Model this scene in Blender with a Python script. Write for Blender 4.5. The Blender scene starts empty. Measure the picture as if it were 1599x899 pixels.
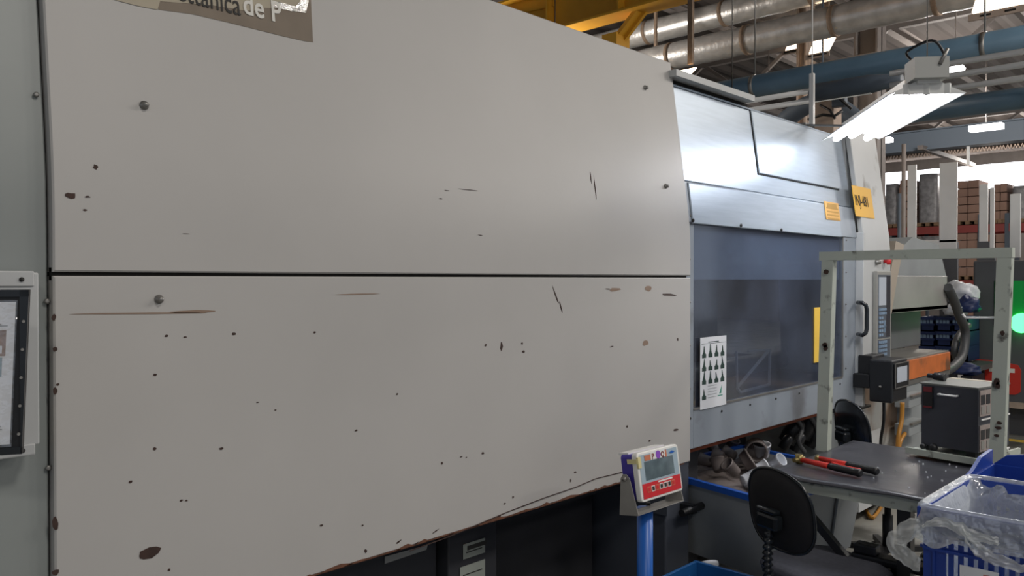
import bpy, bmesh, math, random
from mathutils import Vector, Matrix, Euler, noise
random.seed(7)
SC = bpy.context.scene
COL = SC.collection
PI = math.pi
rad = math.radians

# ------------------------------------------------------------------ camera
CZ = 1.6
AZ, PITCH, FPX = rad(43.6), rad(-0.6), 1280.0
cam_d = bpy.data.cameras.new('camera'); cam = bpy.data.objects.new('camera', cam_d); COL.objects.link(cam)
cam.location = (0, 0, CZ)
cam.rotation_euler = (rad(90) + PITCH, 0, AZ - rad(90))
cam_d.sensor_width = 36; cam_d.lens = FPX / 1599 * 36
cam_d.clip_start = 0.05; cam_d.clip_end = 200
SC.camera = cam

# ------------------------------------------------------------------ view, world, lights
SC.view_settings.view_transform = 'Standard'; SC.view_settings.look = 'None'
SC.view_settings.gamma = 1; SC.view_settings.use_curve_mapping = False
SC.view_settings.exposure = 0.0
wd = bpy.data.worlds.new('world'); SC.world = wd; wd.use_nodes = True
wd.node_tree.nodes['Background'].inputs[0].default_value = (0.80, 0.87, 1.0, 1)
wd.node_tree.nodes['Background'].inputs[1].default_value = 0.40

def area(name, loc, rot, sx, sy, power, color):
    l = bpy.data.lights.new(name, 'AREA'); l.shape = 'RECTANGLE'; l.size = sx; l.size_y = sy
    l.energy = power; l.color = color
    o = bpy.data.objects.new(name, l); COL.objects.link(o); o.location = loc; o.rotation_euler = rot
    return o
HALL_LAMPS = [(1.5, -2.5), (6.5, -2.5), (-3.0, -4.5), (3.5, -7.0), (11.5, -1.5)]
for (lx, ly) in HALL_LAMPS:
    area('hall_lamp_light', (lx, ly, 5.55), (0, 0, 0), .9, .9, 130, (1.0, .94, .87))
for (lx, ly) in [(12.3, 1.2), (17.0, 4.6), (20.0, -1.5), (25.5, 6.0), (9.0, 8.5), (7.6, -1.6)]:      # added point lights without fixtures, brightening rear roof, pipes and floor
    pl = bpy.data.lights.new('rear_fill_light', 'POINT'); pl.energy = 260; pl.shadow_soft_size = .35; pl.color = (1.0, .93, .86)
    po = bpy.data.objects.new('rear_fill_light', pl); COL.objects.link(po); po.location = (lx, ly, 4.7)

# ------------------------------------------------------------------ pixel helpers (1599 x 899 frame -> metres)
RC = cam.rotation_euler.to_matrix()
CL = Vector((0, 0, CZ))
def ray(px, py): return RC @ Vector(((px - 799.5) / FPX, (449.5 - py) / FPX, -1))
def PY(px, py, Y): d = ray(px, py); return CL + d * (Y / d.y)
def PX(px, py, X): d = ray(px, py); return CL + d * (X / d.x)
def PZ(px, py, Z): d = ray(px, py); return CL + d * ((Z - CZ) / d.z)
F = 2.0                                                    # the machine's front plane, y = F

# ------------------------------------------------------------------ materials
def lin(c):
    if isinstance(c, str):
        c = [int(c[i:i+2], 16) / 255 for i in (1, 3, 5)]
    return tuple(x / 12.92 if x <= .04045 else ((x + .055) / 1.055) ** 2.4 for x in c[:3])
def mat(name, color, rough=.5, metal=0.0, var=.0, scale=4, bump=0, bscale=60, dirt=None, dirt_amt=.5, dscale=3, emit=0, spec=.5, stretch=None, coat=0):
    m = bpy.data.materials.new(name); m.use_nodes = True
    nt = m.node_tree; b = nt.nodes['Principled BSDF']; c = lin(color)
    b.inputs['Base Color'].default_value = (*c, 1)
    b.inputs['Roughness'].default_value = rough; b.inputs['Metallic'].default_value = metal
    b.inputs['Specular IOR Level'].default_value = spec
    if coat: b.inputs['Coat Weight'].default_value = coat; b.inputs['Coat Roughness'].default_value = .15
    if emit:
        b.inputs['Emission Color'].default_value = (*c, 1); b.inputs['Emission Strength'].default_value = emit
    if var or bump or dirt:
        tc = nt.nodes.new('ShaderNodeTexCoord'); mp = nt.nodes.new('ShaderNodeMapping')
        nt.links.new(tc.outputs['Object'], mp.inputs[0])
        if stretch: mp.inputs['Scale'].default_value = stretch
    if var or dirt:
        n = nt.nodes.new('ShaderNodeTexNoise'); n.inputs['Scale'].default_value = scale; n.inputs['Detail'].default_value = 6
        nt.links.new(mp.outputs[0], n.inputs[0])
        r = nt.nodes.new('ShaderNodeValToRGB')
        r.color_ramp.elements[0].position = .3; r.color_ramp.elements[1].position = .7
        r.color_ramp.elements[0].color = (*[x * (1 - var) for x in c], 1)
        r.color_ramp.elements[1].color = (*[min(1, x * (1 + var)) for x in c], 1)
        nt.links.new(n.outputs[0], r.inputs[0]); out = r.outputs[0]
        if dirt:
            n2 = nt.nodes.new('ShaderNodeTexNoise'); n2.inputs['Scale'].default_value = dscale; n2.inputs['Detail'].default_value = 9
            nt.links.new(mp.outputs[0], n2.inputs[0])
            r2 = nt.nodes.new('ShaderNodeValToRGB'); r2.color_ramp.elements[0].position = 1 - dirt_amt - .06; r2.color_ramp.elements[1].position = 1 - dirt_amt + .06
            nt.links.new(n2.outputs[0], r2.inputs[0])
            mx = nt.nodes.new('ShaderNodeMix'); mx.data_type = 'RGBA'
            nt.links.new(r2.outputs[0], mx.inputs[0]); nt.links.new(out, mx.inputs[6]); mx.inputs[7].default_value = (*lin(dirt), 1)
            out = mx.outputs[2]
        nt.links.new(out, b.inputs['Base Color'])
    if bump:
        n3 = nt.nodes.new('ShaderNodeTexNoise'); n3.inputs['Scale'].default_value = bscale; n3.inputs['Detail'].default_value = 4
        nt.links.new(mp.outputs[0], n3.inputs[0])
        bp = nt.nodes.new('ShaderNodeBump'); bp.inputs['Strength'].default_value = bump; bp.inputs['Distance'].default_value = .01
        nt.links.new(n3.outputs[0], bp.inputs['Height']); nt.links.new(bp.outputs[0], b.inputs['Normal'])
    return m
def glow(name, color, s):
    m = bpy.data.materials.new(name); m.use_nodes = True; nt = m.node_tree; nt.nodes.clear()
    e = nt.nodes.new('ShaderNodeEmission'); e.inputs[0].default_value = (*lin(color), 1); e.inputs[1].default_value = s
    o = nt.nodes.new('ShaderNodeOutputMaterial'); nt.links.new(e.outputs[0], o.inputs[0]); return m
def clear(name, tint, gloss, milk, rough=.05, milkcol='#c9d2dc', bump=0, bscale=12, varmilk=0, rim=0):
    """see-through plastic: transparent + milky diffuse + mirror-like gloss"""
    m = bpy.data.materials.new(name); m.use_nodes = True; nt = m.node_tree; nt.nodes.clear()
    N = nt.nodes.new; L = nt.links.new
    tr = N('ShaderNodeBsdfTransparent'); tr.inputs[0].default_value = (*lin(tint), 1)
    df = N('ShaderNodeBsdfDiffuse'); df.inputs[0].default_value = (*lin(milkcol), 1)
    gl = N('ShaderNodeBsdfGlossy'); gl.inputs[0].default_value = (1, 1, 1, 1); gl.inputs[1].default_value = rough
    m1 = N('ShaderNodeMixShader'); m2 = N('ShaderNodeMixShader'); o = N('ShaderNodeOutputMaterial')
    m1.inputs[0].default_value = milk; m2.inputs[0].default_value = gloss
    L(tr.outputs[0], m1.inputs[1]); L(df.outputs[0], m1.inputs[2]); L(m1.outputs[0], m2.inputs[1]); L(gl.outputs[0], m2.inputs[2]); L(m2.outputs[0], o.inputs[0])
    tc = N('ShaderNodeTexCoord')
    if varmilk:
        n = N('ShaderNodeTexNoise'); n.inputs['Scale'].default_value = 2.2; n.inputs['Detail'].default_value = 5; L(tc.outputs['Object'], n.inputs[0])
        mr = N('ShaderNodeMapRange'); mr.inputs[1].default_value = .35; mr.inputs[2].default_value = .7
        mr.inputs[3].default_value = milk * (1 - varmilk); mr.inputs[4].default_value = milk * (1 + varmilk); L(n.outputs[0], mr.inputs[0]); L(mr.outputs[0], m1.inputs[0])
    if rim:
        lw = N('ShaderNodeLayerWeight'); lw.inputs[0].default_value = .35
        mr = N('ShaderNodeMapRange'); mr.inputs[3].default_value = milk; mr.inputs[4].default_value = rim; L(lw.outputs['Facing'], mr.inputs[0]); L(mr.outputs[0], m1.inputs[0])
    if bump:
        n = N('ShaderNodeTexNoise'); n.inputs['Scale'].default_value = bscale; n.inputs['Detail'].default_value = 3; L(tc.outputs['Object'], n.inputs[0])
        b = N('ShaderNodeBump'); b.inputs['Strength'].default_value = bump; b.inputs['Distance'].default_value = .02; L(n.outputs[0], b.inputs['Height'])
        L(b.outputs[0], gl.inputs['Normal']); L(b.outputs[0], df.inputs['Normal'])
    return m

M = dict(
    panel=mat('warm_grey_panel_paint', '#b3b1ae', .5, var=.05, scale=1.3, bump=.03, bscale=9, spec=.35),
    panel2=mat('pale_grey_column_paint', '#b6b8b8', .45, var=.04, scale=3, dirt='#6f665c', dirt_amt=.30, dscale=4),
    side=mat('greenish_grey_cover_paint', '#8b908e', .42, var=.05, scale=3, bump=.05, bscale=12),
    door=mat('blue_grey_door_paint', '#8b939c', .42, var=.08, scale=2.2, bump=.02, bscale=14, dirt='#6d7075', dirt_amt=.33),
    cover=mat('brushed_blue_grey_steel', '#97a2ae', .36, metal=.5, var=.06, scale=5, stretch=(1, 1, 12)),
    steel=mat('bright_sheet_steel', '#b9b8b4', .35, metal=.45, var=.08, scale=3),
    zinc=mat('dull_zinc_steel', '#8f8d89', .4, metal=.6, var=.1, scale=14),
    black=mat('black_plastic', '#17181b', .45), black2=mat('satin_black_paint', '#1d1f23', .35),
    gap=mat('dark_gap_rubber', '#15130f', .9), chip=mat('chipped_primer', '#3c2a24', .8, var=.3, scale=40),
    rust=mat('rust_brown_edge', '#65412f', .85, var=.35, scale=30), dark=mat('dark_machine_base_paint', '#2d2e33', .6, var=.12, scale=5),
    dark2=mat('blue_grey_pedestal_paint', '#474c56', .5, var=.1, scale=4), orange=mat('orange_paint', '#c06a35', .55, var=.15, scale=9, dirt='#6b4a33', dirt_amt=.38),
    redor=mat('red_orange_oxide_strip', '#93431f', .6, var=.3, scale=8),
    oldpaint=mat('stained_machine_bed_paint', '#9b9c99', .6, var=.06, scale=3, dirt='#6e5a48', dirt_amt=.47, dscale=1.7),
    bed=mat('grey_bed_paint', '#8d9294', .55, var=.06, scale=4),
    yellow=mat('yellow_sign_plate', '#e2ae3e', .5, var=.04), tan=mat('faded_orange_label', '#cfa05a', .6, var=.06, scale=20), ink=mat('dark_ink', '#2b2a28', .7),
    paper=mat('white_paper', '#e4e6ea', .35, var=.03, scale=9, spec=.6), greenink=mat('dark_green_print', '#1f3a33', .7), tanpaper=mat('old_tan_paper', '#a49b88', .6, var=.05, scale=8),
    glue=mat('brown_glue_residue', '#7b7063', .75, var=.12, scale=9), foil=mat('crumpled_foil', '#d8d8d6', .22, metal=.8, bump=.8, bscale=45), silver=mat('silver_lettering', '#d5d3cc', .4),
    bench=mat('pale_green_grey_bench_paint', '#b2b9af', .5, var=.05, scale=6, dirt='#3a3530', dirt_amt=.335, dscale=16),
    mat_=mat('black_rubber_mat', '#42434a', .3, var=.25, scale=5, bump=.12, bscale=30, spec=.6), red=mat('red_rubber_grip', '#e0392f', .4), brass=mat('dull_brass', '#8f8052', .4, metal=.7, var=.2, scale=30),
    crate=mat('blue_crate_plastic', '#1f3f96', .38, var=.08, scale=9), crate2=mat('bright_blue_rim_plastic', '#2458b4', .35), dcrate=mat('dark_blue_crate_plastic', '#1b2b57', .5, var=.1),
    bag=clear('clear_plastic_bag', '#e8eef4', .15, .30, .14, '#dfe7ee', bump=1, bscale=14, rim=.85), bagwhite=clear('crumpled_white_bag_film', '#f4f6f6', .08, .42, .2, '#f2f5f5', bump=.2, bscale=20, rim=.85),
    pane=clear('scuffed_polycarbonate_pane', '#d6dade', .15, .16, .08, '#77829b', varmilk=.6),
    purple=mat('purple_case', '#4438a0', .4), white=mat('white_case', '#e9e8e4', .35), lblue=mat('pale_blue_fascia', '#a3b6c2', .4), lcd=mat('grey_lcd', '#5f6e73', .12, var=.25, scale=25, spec=.8),
    redface=mat('red_fascia', '#cf2c33', .4), blue=mat('blue_painted_pole', '#1f5fb5', .35), rod=mat('galvanised_bracket', '#9a9893', .45, metal=.35, var=.08, scale=20),
    fabric=mat('dark_grey_fabric', '#50525c', .95, var=.12, scale=60, bump=.2, bscale=300), shell=mat('black_backrest_shell', '#1b1a1d', .75, var=.1, scale=50), gloss=mat('glossy_black_vinyl', '#1e2226', .22),
    ctrl=mat('dark_slate_cabinet_paint', '#3d4049', .45, var=.05, scale=3), ctop=mat('grey_cabinet_lid', '#6a6c68', .5), module=mat('beige_module_front', '#9b8f8a', .5, var=.15, scale=30),
    lred=mat('dull_red_strip', '#6d2027', .5), led=glow('red_led', '#ff5a3a', 4), screen=mat('grey_blue_screen', '#b5bcc6', .15, emit=.08), glassd=mat('dark_display_glass', '#403f45', .1, spec=.8), keyb=mat('blue_grey_keys', '#7f95ad', .5),
    keyd=mat('dark_keypad_field', '#50565f', .5), frame=mat('control_bezel', '#8e8d88', .5),
    silverduct=mat('silver_wrapped_duct', '#c4c2be', .34, metal=.5, var=.18, scale=6, bump=.5, bscale=18), band=mat('rusty_duct_band', '#7d6a58', .7, var=.2, scale=20),
    bpipe=mat('slate_blue_pipe_paint', '#648094', .4, var=.1, scale=4), conduit=mat('galvanised_conduit', '#eeeeec', .4), ycrane=mat('yellow_crane_paint', '#d9a02c', .45, var=.08, scale=3),
    roof=mat('brown_grey_roof_sheet', '#3f3936', .85, var=.12, scale=2), beam=mat('roof_beam_paint', '#7c7571', .7, var=.08), bbeam=mat('blue_grey_girder_paint', '#6f7b88', .6), wallm=mat('far_wall_sheet', '#8b8683', .8, var=.1),
    lampw=mat('white_lamp_enamel', '#d2d3d0', .35), tube=glow('fluorescent_tube_glow', '#f4f7ff', 26), warm=glow('warm_high_bay_glow', '#ffe0bc', 7), whiteglow=glow('white_lamp_glow', '#ffffff', 6), day=glow('daylight_window_glow', '#f6f9ff', 4.5),
    conc=mat('pale_concrete', '#a8978a', .8, var=.12, scale=8), rackred=mat('red_rack_paint', '#8e3b36', .6), rackblue=mat('blue_grey_rack_paint', '#4f5a66', .6), carton=mat('brown_carton', '#9b7c6d', .8, var=.12, scale=3), wrap=mat('shrink_wrapped_load', '#8b8a8c', .35, var=.3, scale=9),
    mdark=mat('dark_grey_machine_paint', '#55565a', .5, var=.05), mred=mat('red_machine_panel', '#c9362b', .45), gwin=mat('green_tinted_window', '#0e4a24', .15), green=glow('green_signal_glow', '#4dff78', 4), gdim=mat('green_lit_glass', '#117a35', .2, emit=.35),
    acr=mat('pale_guard_sheet', '#dededb', .25, metal=.15, var=.12, scale=1.5), floor=None, hose=mat('corrugated_dark_hose', '#45474a', .5), amber=mat('amber_hose', '#b07a2c', .35), cable=mat('black_cable', '#131316', .5),
    cup=mat('white_moulded_plastic', '#d7dbe2', .35), cupd=mat('grey_brown_moulded_scrap', '#6f6765', .5, var=.15), bin=mat('grey_bin_board', '#9ea3a6', .55, var=.08, scale=5), yline=mat('yellow_floor_line', '#d8b24a', .7), pallet=mat('pallet_wood', '#8a6f55', .8),
    gcrate=mat('green_crate', '#3f8f7a', .5), photo=mat('print_brown', '#8d7468', .6, var=.4, scale=30), photo2=mat('print_blue_grey', '#8fa3ae', .6, var=.1), logo=mat('purple_print', '#8a4fc0', .5), logor=mat('brown_print', '#7a3a35', .5), logoo=mat('orange_print', '#c97a5a', .5), tape=mat('yellowed_tape', '#d9cf9a', .4),
)

# ------------------------------------------------------------------ object helpers
def tag(o, label=None, cat=None, group=None, kind=None):
    if label: o['label'] = label
    if cat: o['category'] = cat
    if group: o['group'] = group
    if kind: o['kind'] = kind
    return o
def root(name, loc, label, cat, group=None):
    o = bpy.data.objects.new(name, None); COL.objects.link(o); o.location = loc; o.empty_display_size = .1
    return tag(o, label, cat, group)
def wloc(o):
    v = Vector((0, 0, 0))
    while o is not None: v = v + o.location; o = o.parent
    return v
class B:
    def __init__(s): s.bm = bmesh.new()
    def box(s, lo, hi, bev=0, rot=None, piv=None):
        lo, hi = Vector(lo), Vector(hi); c = (lo + hi) / 2; d = hi - lo
        r = bmesh.ops.create_cube(s.bm, size=1, matrix=Matrix.Translation(c) @ Matrix.Diagonal((abs(d.x), abs(d.y), abs(d.z), 1)))
        vs = r['verts']
        if rot: bmesh.ops.rotate(s.bm, verts=vs, cent=Vector(piv) if piv is not None else c, matrix=Euler(rot).to_matrix())
        if bev:
            es = list({e for v in vs for e in v.link_edges})
            bmesh.ops.bevel(s.bm, geom=es, offset=bev, segments=2, affect='EDGES', profile=.5)
        return s
    def prism(s, pts, vec):
        vec = Vector(vec); n = len(pts)
        a = [s.bm.verts.new(Vector(p)) for p in pts]; b = [s.bm.verts.new(Vector(p) + vec) for p in pts]
        s.bm.faces.new(a); s.bm.faces.new(b[::-1])
        for i in range(n): s.bm.faces.new((a[i], b[i], b[(i+1) % n], a[(i+1) % n]))
        return s
    def bar(s, p, q, w, h):
        """square bar between two points, w sideways and h upright"""
        p, q = Vector(p), Vector(q); d = (q - p).normalized()
        up = Vector((0, 0, 1)) if abs(d.z) < .95 else Vector((1, 0, 0))
        x = d.cross(up).normalized(); y = x.cross(d).normalized()
        pts = [p + x*w/2*a + y*h/2*b for a, b in ((-1, -1), (1, -1), (1, 1), (-1, 1))]
        return s.prism(pts, q - p)
    def tube(s, pts, r, seg=10, cap=True):
        pts = [Vector(p) for p in pts]; rs = r if isinstance(r, (list, tuple)) else [r] * len(pts); rings = []
        prev = None
        for i, p in enumerate(pts):
            d = (pts[min(i+1, len(pts)-1)] - pts[max(i-1, 0)]).normalized()
            if prev is None:
                up = Vector((0, 0, 1)) if abs(d.z) < .9 else Vector((1, 0, 0)); x = d.cross(up).normalized()
            else:
                x = (prev - d * prev.dot(d)).normalized()
            prev = x; y = d.cross(x)
            rings.append([s.bm.verts.new(p + (x*math.cos(2*PI*k/seg) + y*math.sin(2*PI*k/seg)) * rs[i]) for k in range(seg)])
        for i in range(len(rings)-1):
            for k in range(seg):
                f = s.bm.faces.new((rings[i][k], rings[i][(k+1) % seg], rings[i+1][(k+1) % seg], rings[i+1][k])); f.smooth = True
        if cap: s.bm.faces.new(rings[0][::-1]); s.bm.faces.new(rings[-1])
        return s
    def lathe(s, prof, base=(0, 0, 0), mtx=None, seg=20):
        """prof: (radius, height) pairs spun about the local z axis"""
        m = (mtx or Matrix()).copy(); T = Matrix.Translation(Vector(base)) @ m.to_4x4()
        rings = []
        for r, h in prof:
            rings.append([s.bm.verts.new(T @ Vector((r*math.cos(2*PI*k/seg), r*math.sin(2*PI*k/seg), h))) for k in range(seg)])
        for i in range(len(rings)-1):
            for k in range(seg):
                f = s.bm.faces.new((rings[i][k], rings[i][(k+1) % seg], rings[i+1][(k+1) % seg], rings[i+1][k])); f.smooth = True
        if prof[0][0] > 1e-4: s.bm.faces.new(rings[0][::-1])
        if prof[-1][0] > 1e-4: s.bm.faces.new(rings[-1])
        return s
    def grid(s, fn, nu, nv, smooth=True, closeu=False):
        vs = [[s.bm.verts.new(Vector(fn(u / nu, v / nv))) for v in range(nv+1)] for u in range(nu if closeu else nu+1)]
        for u in range(nu):
            for v in range(nv):
                a, b_ = vs[u], vs[(u+1) % len(vs)]
                f = s.bm.faces.new((a[v], b_[v], b_[v+1], a[v+1])); f.smooth = smooth
        return s
    def build(s, name, m, parent=None, kind=None, label=None, bevel=0, solid=0, warp=None):
        me = bpy.data.meshes.new(name)
        bmesh.ops.recalc_face_normals(s.bm, faces=s.bm.faces)
        if warp:
            for v in s.bm.verts: v.co = warp(v.co)
        off = wloc(parent) if parent is not None else Vector((0, 0, 0))
        if off.length: bmesh.ops.translate(s.bm, verts=s.bm.verts, vec=-off)
        s.bm.to_mesh(me); s.bm.free(); me.materials.append(m)
        o = bpy.data.objects.new(name, me); COL.objects.link(o)
        if parent is not None: o.parent = parent
        if kind: o['kind'] = kind
        if label: o['label'] = label
        if solid: q = o.modifiers.new('s', 'SOLIDIFY'); q.thickness = solid
        if bevel: q = o.modifiers.new('b', 'BEVEL'); q.width = bevel; q.segments = 2; q.limit_method = 'ANGLE'
        return o
def copy_tree(o, parent=None):
    c = o.copy(); COL.objects.link(c)
    if parent is not None: c.parent = parent
    for ch in list(o.children): copy_tree(ch, c)
    return c
def text(body, size, m, parent, mtx, name='lettering', ext=.0006, align='LEFT', sx=1.0, bold=0.0, warp=False):
    cu = bpy.data.curves.new('t', 'FONT'); cu.body = body; cu.size = size; cu.extrude = ext; cu.align_x = align; cu.offset = bold
    cu.resolution_u = 3
    t = bpy.data.objects.new('t', cu); COL.objects.link(t)
    dg = bpy.context.evaluated_depsgraph_get(); me = bpy.data.meshes.new_from_object(t.evaluated_get(dg))
    bpy.data.objects.remove(t); me.materials.clear(); me.materials.append(m)
    off = wloc(parent) if parent is not None else Vector((0, 0, 0))
    me.transform(Matrix.Translation(-off) @ mtx @ Matrix.Diagonal((sx, 1, 1, 1)))
    if warp:
        for v in me.vertices: v.co.y += lean(v.co.z + off.z)
    o = bpy.data.objects.new(name, me); COL.objects.link(o)
    if parent is not None: o.parent = parent
    return o
def face_y(p, tilt=0):          # lettering that reads along +x on a face looking towards -y
    return Matrix.Translation(Vector(p)) @ Matrix.Rotation(PI/2 + tilt, 4, 'X')
ZL = 1.88                                                  # above this height the machine's guards lean back
def lean(z):
    t = z - 1.72
    return 0 if t <= 0 else (.14*t*t/.44 if t < .22 else .14*(t-.11))
def W(co):                                                 # warp a flat upright sheet into the machine's front profile
    return Vector((co.x, co.y + lean(co.z), co.z))
def sheet(x0, x1, z0, z1, y, th=.02, bev=.004, rows=22, b=None):
    """upright panel of thickness th, cut into rows so that it can follow the leaning profile"""
    b = b or B()
    zs = [z0 + (z1 - z0) * i / rows for i in range(rows+1)]
    prof = []
    def ring(x0_, x1_, y_):
        return [(x0_, y_, z) for z in zs] + [(x1_, y_, z) for z in zs[::-1]]
    fr = [b.bm.verts.new(p) for p in ring(x0+bev, x1-bev, y)]
    fr[0].co.z += bev; fr[-1].co.z += bev; fr[rows].co.z -= bev; fr[rows+1].co.z -= bev
    md = [b.bm.verts.new(p) for p in ring(x0, x1, y+bev)]
    bk = [b.bm.verts.new(p) for p in ring(x0, x1, y+th)]
    n = len(fr); f2 = [b.bm.verts.new(v.co) for v in fr]
    for i in range(rows): b.bm.faces.new((f2[i], f2[i+1], f2[n-2-i], f2[n-1-i])).smooth = True
    for A, C in ((fr, md), (md, bk)):
        for i in range(n): b.bm.faces.new((A[i], C[i], C[(i+1) % n], A[(i+1) % n]))
    return b
def rrect(w, h, r, n=5):
    pts = []
    for cx, cy, a in ((w/2-r, h/2-r, 0), (-w/2+r, h/2-r, 90), (-w/2+r, -h/2+r, 180), (w/2-r, -h/2+r, 270)):
        for k in range(n+1):
            t = rad(a + 90*k/n); pts.append((cx + r*math.cos(t), cy + r*math.sin(t)))
    return pts

# ================================================================== THE HALL
def structure(o): o['kind'] = 'structure'; return o
HX0, HX1, HY0, HY1, HZ = -8.0, 30.0, -13.0, 21.0, 6.2
mf = mat('worn_concrete_floor', '#8b8a84', .36, var=.14, scale=1.2, dirt='#55544f', dirt_amt=.42, dscale=2.2, bump=.08, bscale=20); M['floor'] = mf
structure(B().box((HX0, HY0, -.2), (HX1+.2, HY1+.2, 0)).build('floor', mf))
b = B()
n = 272; pts = []
for i in range(n+1):
    y = HY0 + (HY1 - HY0) * i / n
    pts.append((y, HZ + .03 * (1 if (i // 2) % 2 else -1)))
for i in range(n):
    (y0, z0), (y1, z1) = pts[i], pts[i+1]
    v = [b.bm.verts.new(p) for p in ((HX0, y0, z0), (HX1+.3, y0, z0), (HX1+.3, y1, z1), (HX0, y1, z1))]
    b.bm.faces.new(v)
bmesh.ops.remove_doubles(b.bm, verts=b.bm.verts, dist=1e-4)
structure(b.build('ceiling', M['roof'], solid=.02))
structure(B().box((HX1, HY0, 0), (HX1+.2, HY1, 4.55)).box((HX1, HY0, 5.35), (HX1+.2, HY1, HZ+.2)).build('wall_back', M['wallm']))
structure(B().box((HX0, HY1, 0), (HX1+.2, HY1+.2, HZ+.2)).build('wall_left', M['wallm']))
w1 = structure(B().box((HX1+.08, HY0, 4.55), (HX1+.1, HY1, 5.35)).build('window_1', M['day']))
for k in range(15):
    y = HY0 + .6 + k * 2.3
    B().box((HX1-.01, y-.03, 4.55), (HX1+.07, y+.03, 5.35)).build('mullion', M['beam'], w1)
# canopy of corrugated sheets under the window strip's upper edge
b = B(); n = 300
for i in range(n):
    y0 = -2 + 14 * i / n; y1 = -2 + 14 * (i+1) / n; z0, z1 = (.06 * (1 if i % 2 else -1), .06 * (-1 if i % 2 else 1))
    v = [b.bm.verts.new(p) for p in ((HX1-2.6, y0, 5.48+z0), (HX1-.02, y0, 5.75+z0), (HX1-.02, y1, 5.75+z1), (HX1-2.6, y1, 5.48+z1))]
    b.bm.faces.new(v)
structure(b.build('trim_1', M['conc'], solid=.015))
for k in range(3):
    s = B().box((5+k*1.5, -.5 - 2.2*k, 0), (0, 0, 0)) if False else None
fl = B()
for p, q in (((1560, 684), (1599, 690)), ((1560, 716), (1599, 722))):
    a, c = PZ(*p, 0), PZ(*q, 0); x = (a.x + c.x) / 2
    fl.box((x-.06, -3, 0), (x+.06, a.y+3, .003))
structure(fl.build('trim_2', M['yline']))

# roof beams (along the hall's length) and girders across it
for i, y in enumerate([-9, -6, -3, -.2, 1.4, 3.2, 5.2, 7.4, 10, 13, 16.5]):
    b = B().box((HX0, y-.07, HZ-.22), (HX1, y+.07, HZ-.2)).box((HX0, y-.01, HZ-.2), (HX1, y+.01, HZ-.06)).box((HX0, y-.07, HZ-.06), (HX1, y+.07, HZ-.04))
    structure(b.build('trim_%d' % (i+3), M['beam']))
for i, x in enumerate([14.6, 24.0]):
    b = B(); z0, z1 = HZ-1.0, HZ-.3
    b.box((x-.06, HY0, z1-.06), (x+.06, HY1, z1+.06)); b.box((x-.06, HY0, z0-.05), (x+.06, HY1, z0+.05))
    y = HY0; k = 0
    while y < HY1 - 1:
        b.bar((x, y, z0 if k % 2 else z1), (x, y+.9, z1 if k % 2 else z0), .06, .06); y += .9; k += 1
    structure(b.build('trim_%d' % (i+20), M['beam']))

def run_y(name, X, p1, p2, r, m, label, cat, group=None, y0=None, y1=None, seg=14, bands=None, wob=0):
    a, c = PX(*p1, X), PX(*p2, X); z = (a.z + c.z) / 2
    lo = min(a.y, c.y) if y0 is None else y0; hi = max(a.y, c.y) if y1 is None else y1
    n = 2 if not wob else int((hi - lo) / .12)
    pts = [(X, lo + (hi-lo)*i/max(1, n-1), z) for i in range(n)]
    rs = [r * (1 + (random.uniform(-wob, wob))) for i in range(n)]
    o = tag(B().tube(pts, rs, seg).build(name, m), label, cat, group)
    if bands:
        y = lo + .4
        while y < hi:
            B().tube([(X, y-.03, z), (X, y+.03, z)], r*1.06, seg).build('band', M['band'], o); y += bands
    return o, Vector((X, (lo+hi)/2, z))
o, c = run_y('ventilation_duct', 10.8, (1019, 94), (1400, 12), .2, M['silverduct'], 'lower silver-wrapped duct running under the roof, nearer to the machine', 'duct', y0=-1, y1=11, bands=1.25, wob=.035, seg=18)
for y in (2.4, 4.7, 7.2): B().box((10.78, y-.02, c.z), (10.82, y+.02, HZ-.1)).build('hanger', M['band'], o)
o, c = run_y('ventilation_duct', 11.5, (941, 66), (1194, 8), .19, M['silverduct'], 'upper silver-wrapped duct running beside the yellow crane beam', 'duct', y0=-1, y1=13, bands=1.4, wob=.035, seg=18)
for y in (3.4, 5.9): B().box((11.48, y-.02, c.z), (11.52, y+.02, HZ-.1)).build('hanger', M['band'], o)
o, c = run_y('water_pipe', 8.0, (1110, 150), (1599, 57), .115, M['bpipe'], 'thick slate-blue pipe crossing above the machine and the lamp', 'pipe', y0=-2, y1=9)
for y in (1.95, 4.1):
    B().tube([(8, y-.02, c.z), (8, y+.02, c.z)], .122, 14).build('clamp', M['zinc'], o); B().tube([(8, y, c.z+.1), (8, y, HZ-.1)], .008, 6).build('hanger', M['zinc'], o)
o, c = run_y('water_pipe', 8.6, (1480, 173), (1599, 148), .1, M['bpipe'], 'second slate-blue pipe, lower and behind the fluorescent lamp', 'pipe', y0=-2, y1=3.1)
B().tube([(8.6, 1.6, c.z), (8.6, 1.6, HZ-.1)], .008, 6).build('hanger', M['zinc'], o)
# conduits
for X, p1, p2, y0, y1, lab in (
    (7.6, (1465, 100), (1599, 83), -1.5, 2.6, 'highest thin galvanised conduit right of the lamp'),
    (7.6, (1465, 121), (1599, 101), -1.5, 2.6, 'middle thin galvanised conduit right of the lamp'),
    (7.6, (1490, 139), (1599, 120), -1.5, 2.5, 'lowest thin galvanised conduit right of the lamp'),
    (7.7, (1175, 159), (1345, 127), 2.8, 8, 'upper thin bright conduit between machine top and lamp'),
    (7.7, (1195, 169), (1350, 143), 2.8, 8, 'lower thin bright conduit between machine top and lamp')):
    o, c = run_y('conduit', X, p1, p2, .026, M['conduit'], lab, 'conduit', 'electrical conduits above the machine', y0, y1, seg=8)
    for y in ([-.5, 1.2] if y1 < 3 else [4.2, 6.6]): B().tube([(X, y, c.z), (X, y, HZ-.08)], .006, 6).build('hanger', M['zinc'], o)
p = PX(1355, 132, 7.7)
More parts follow.
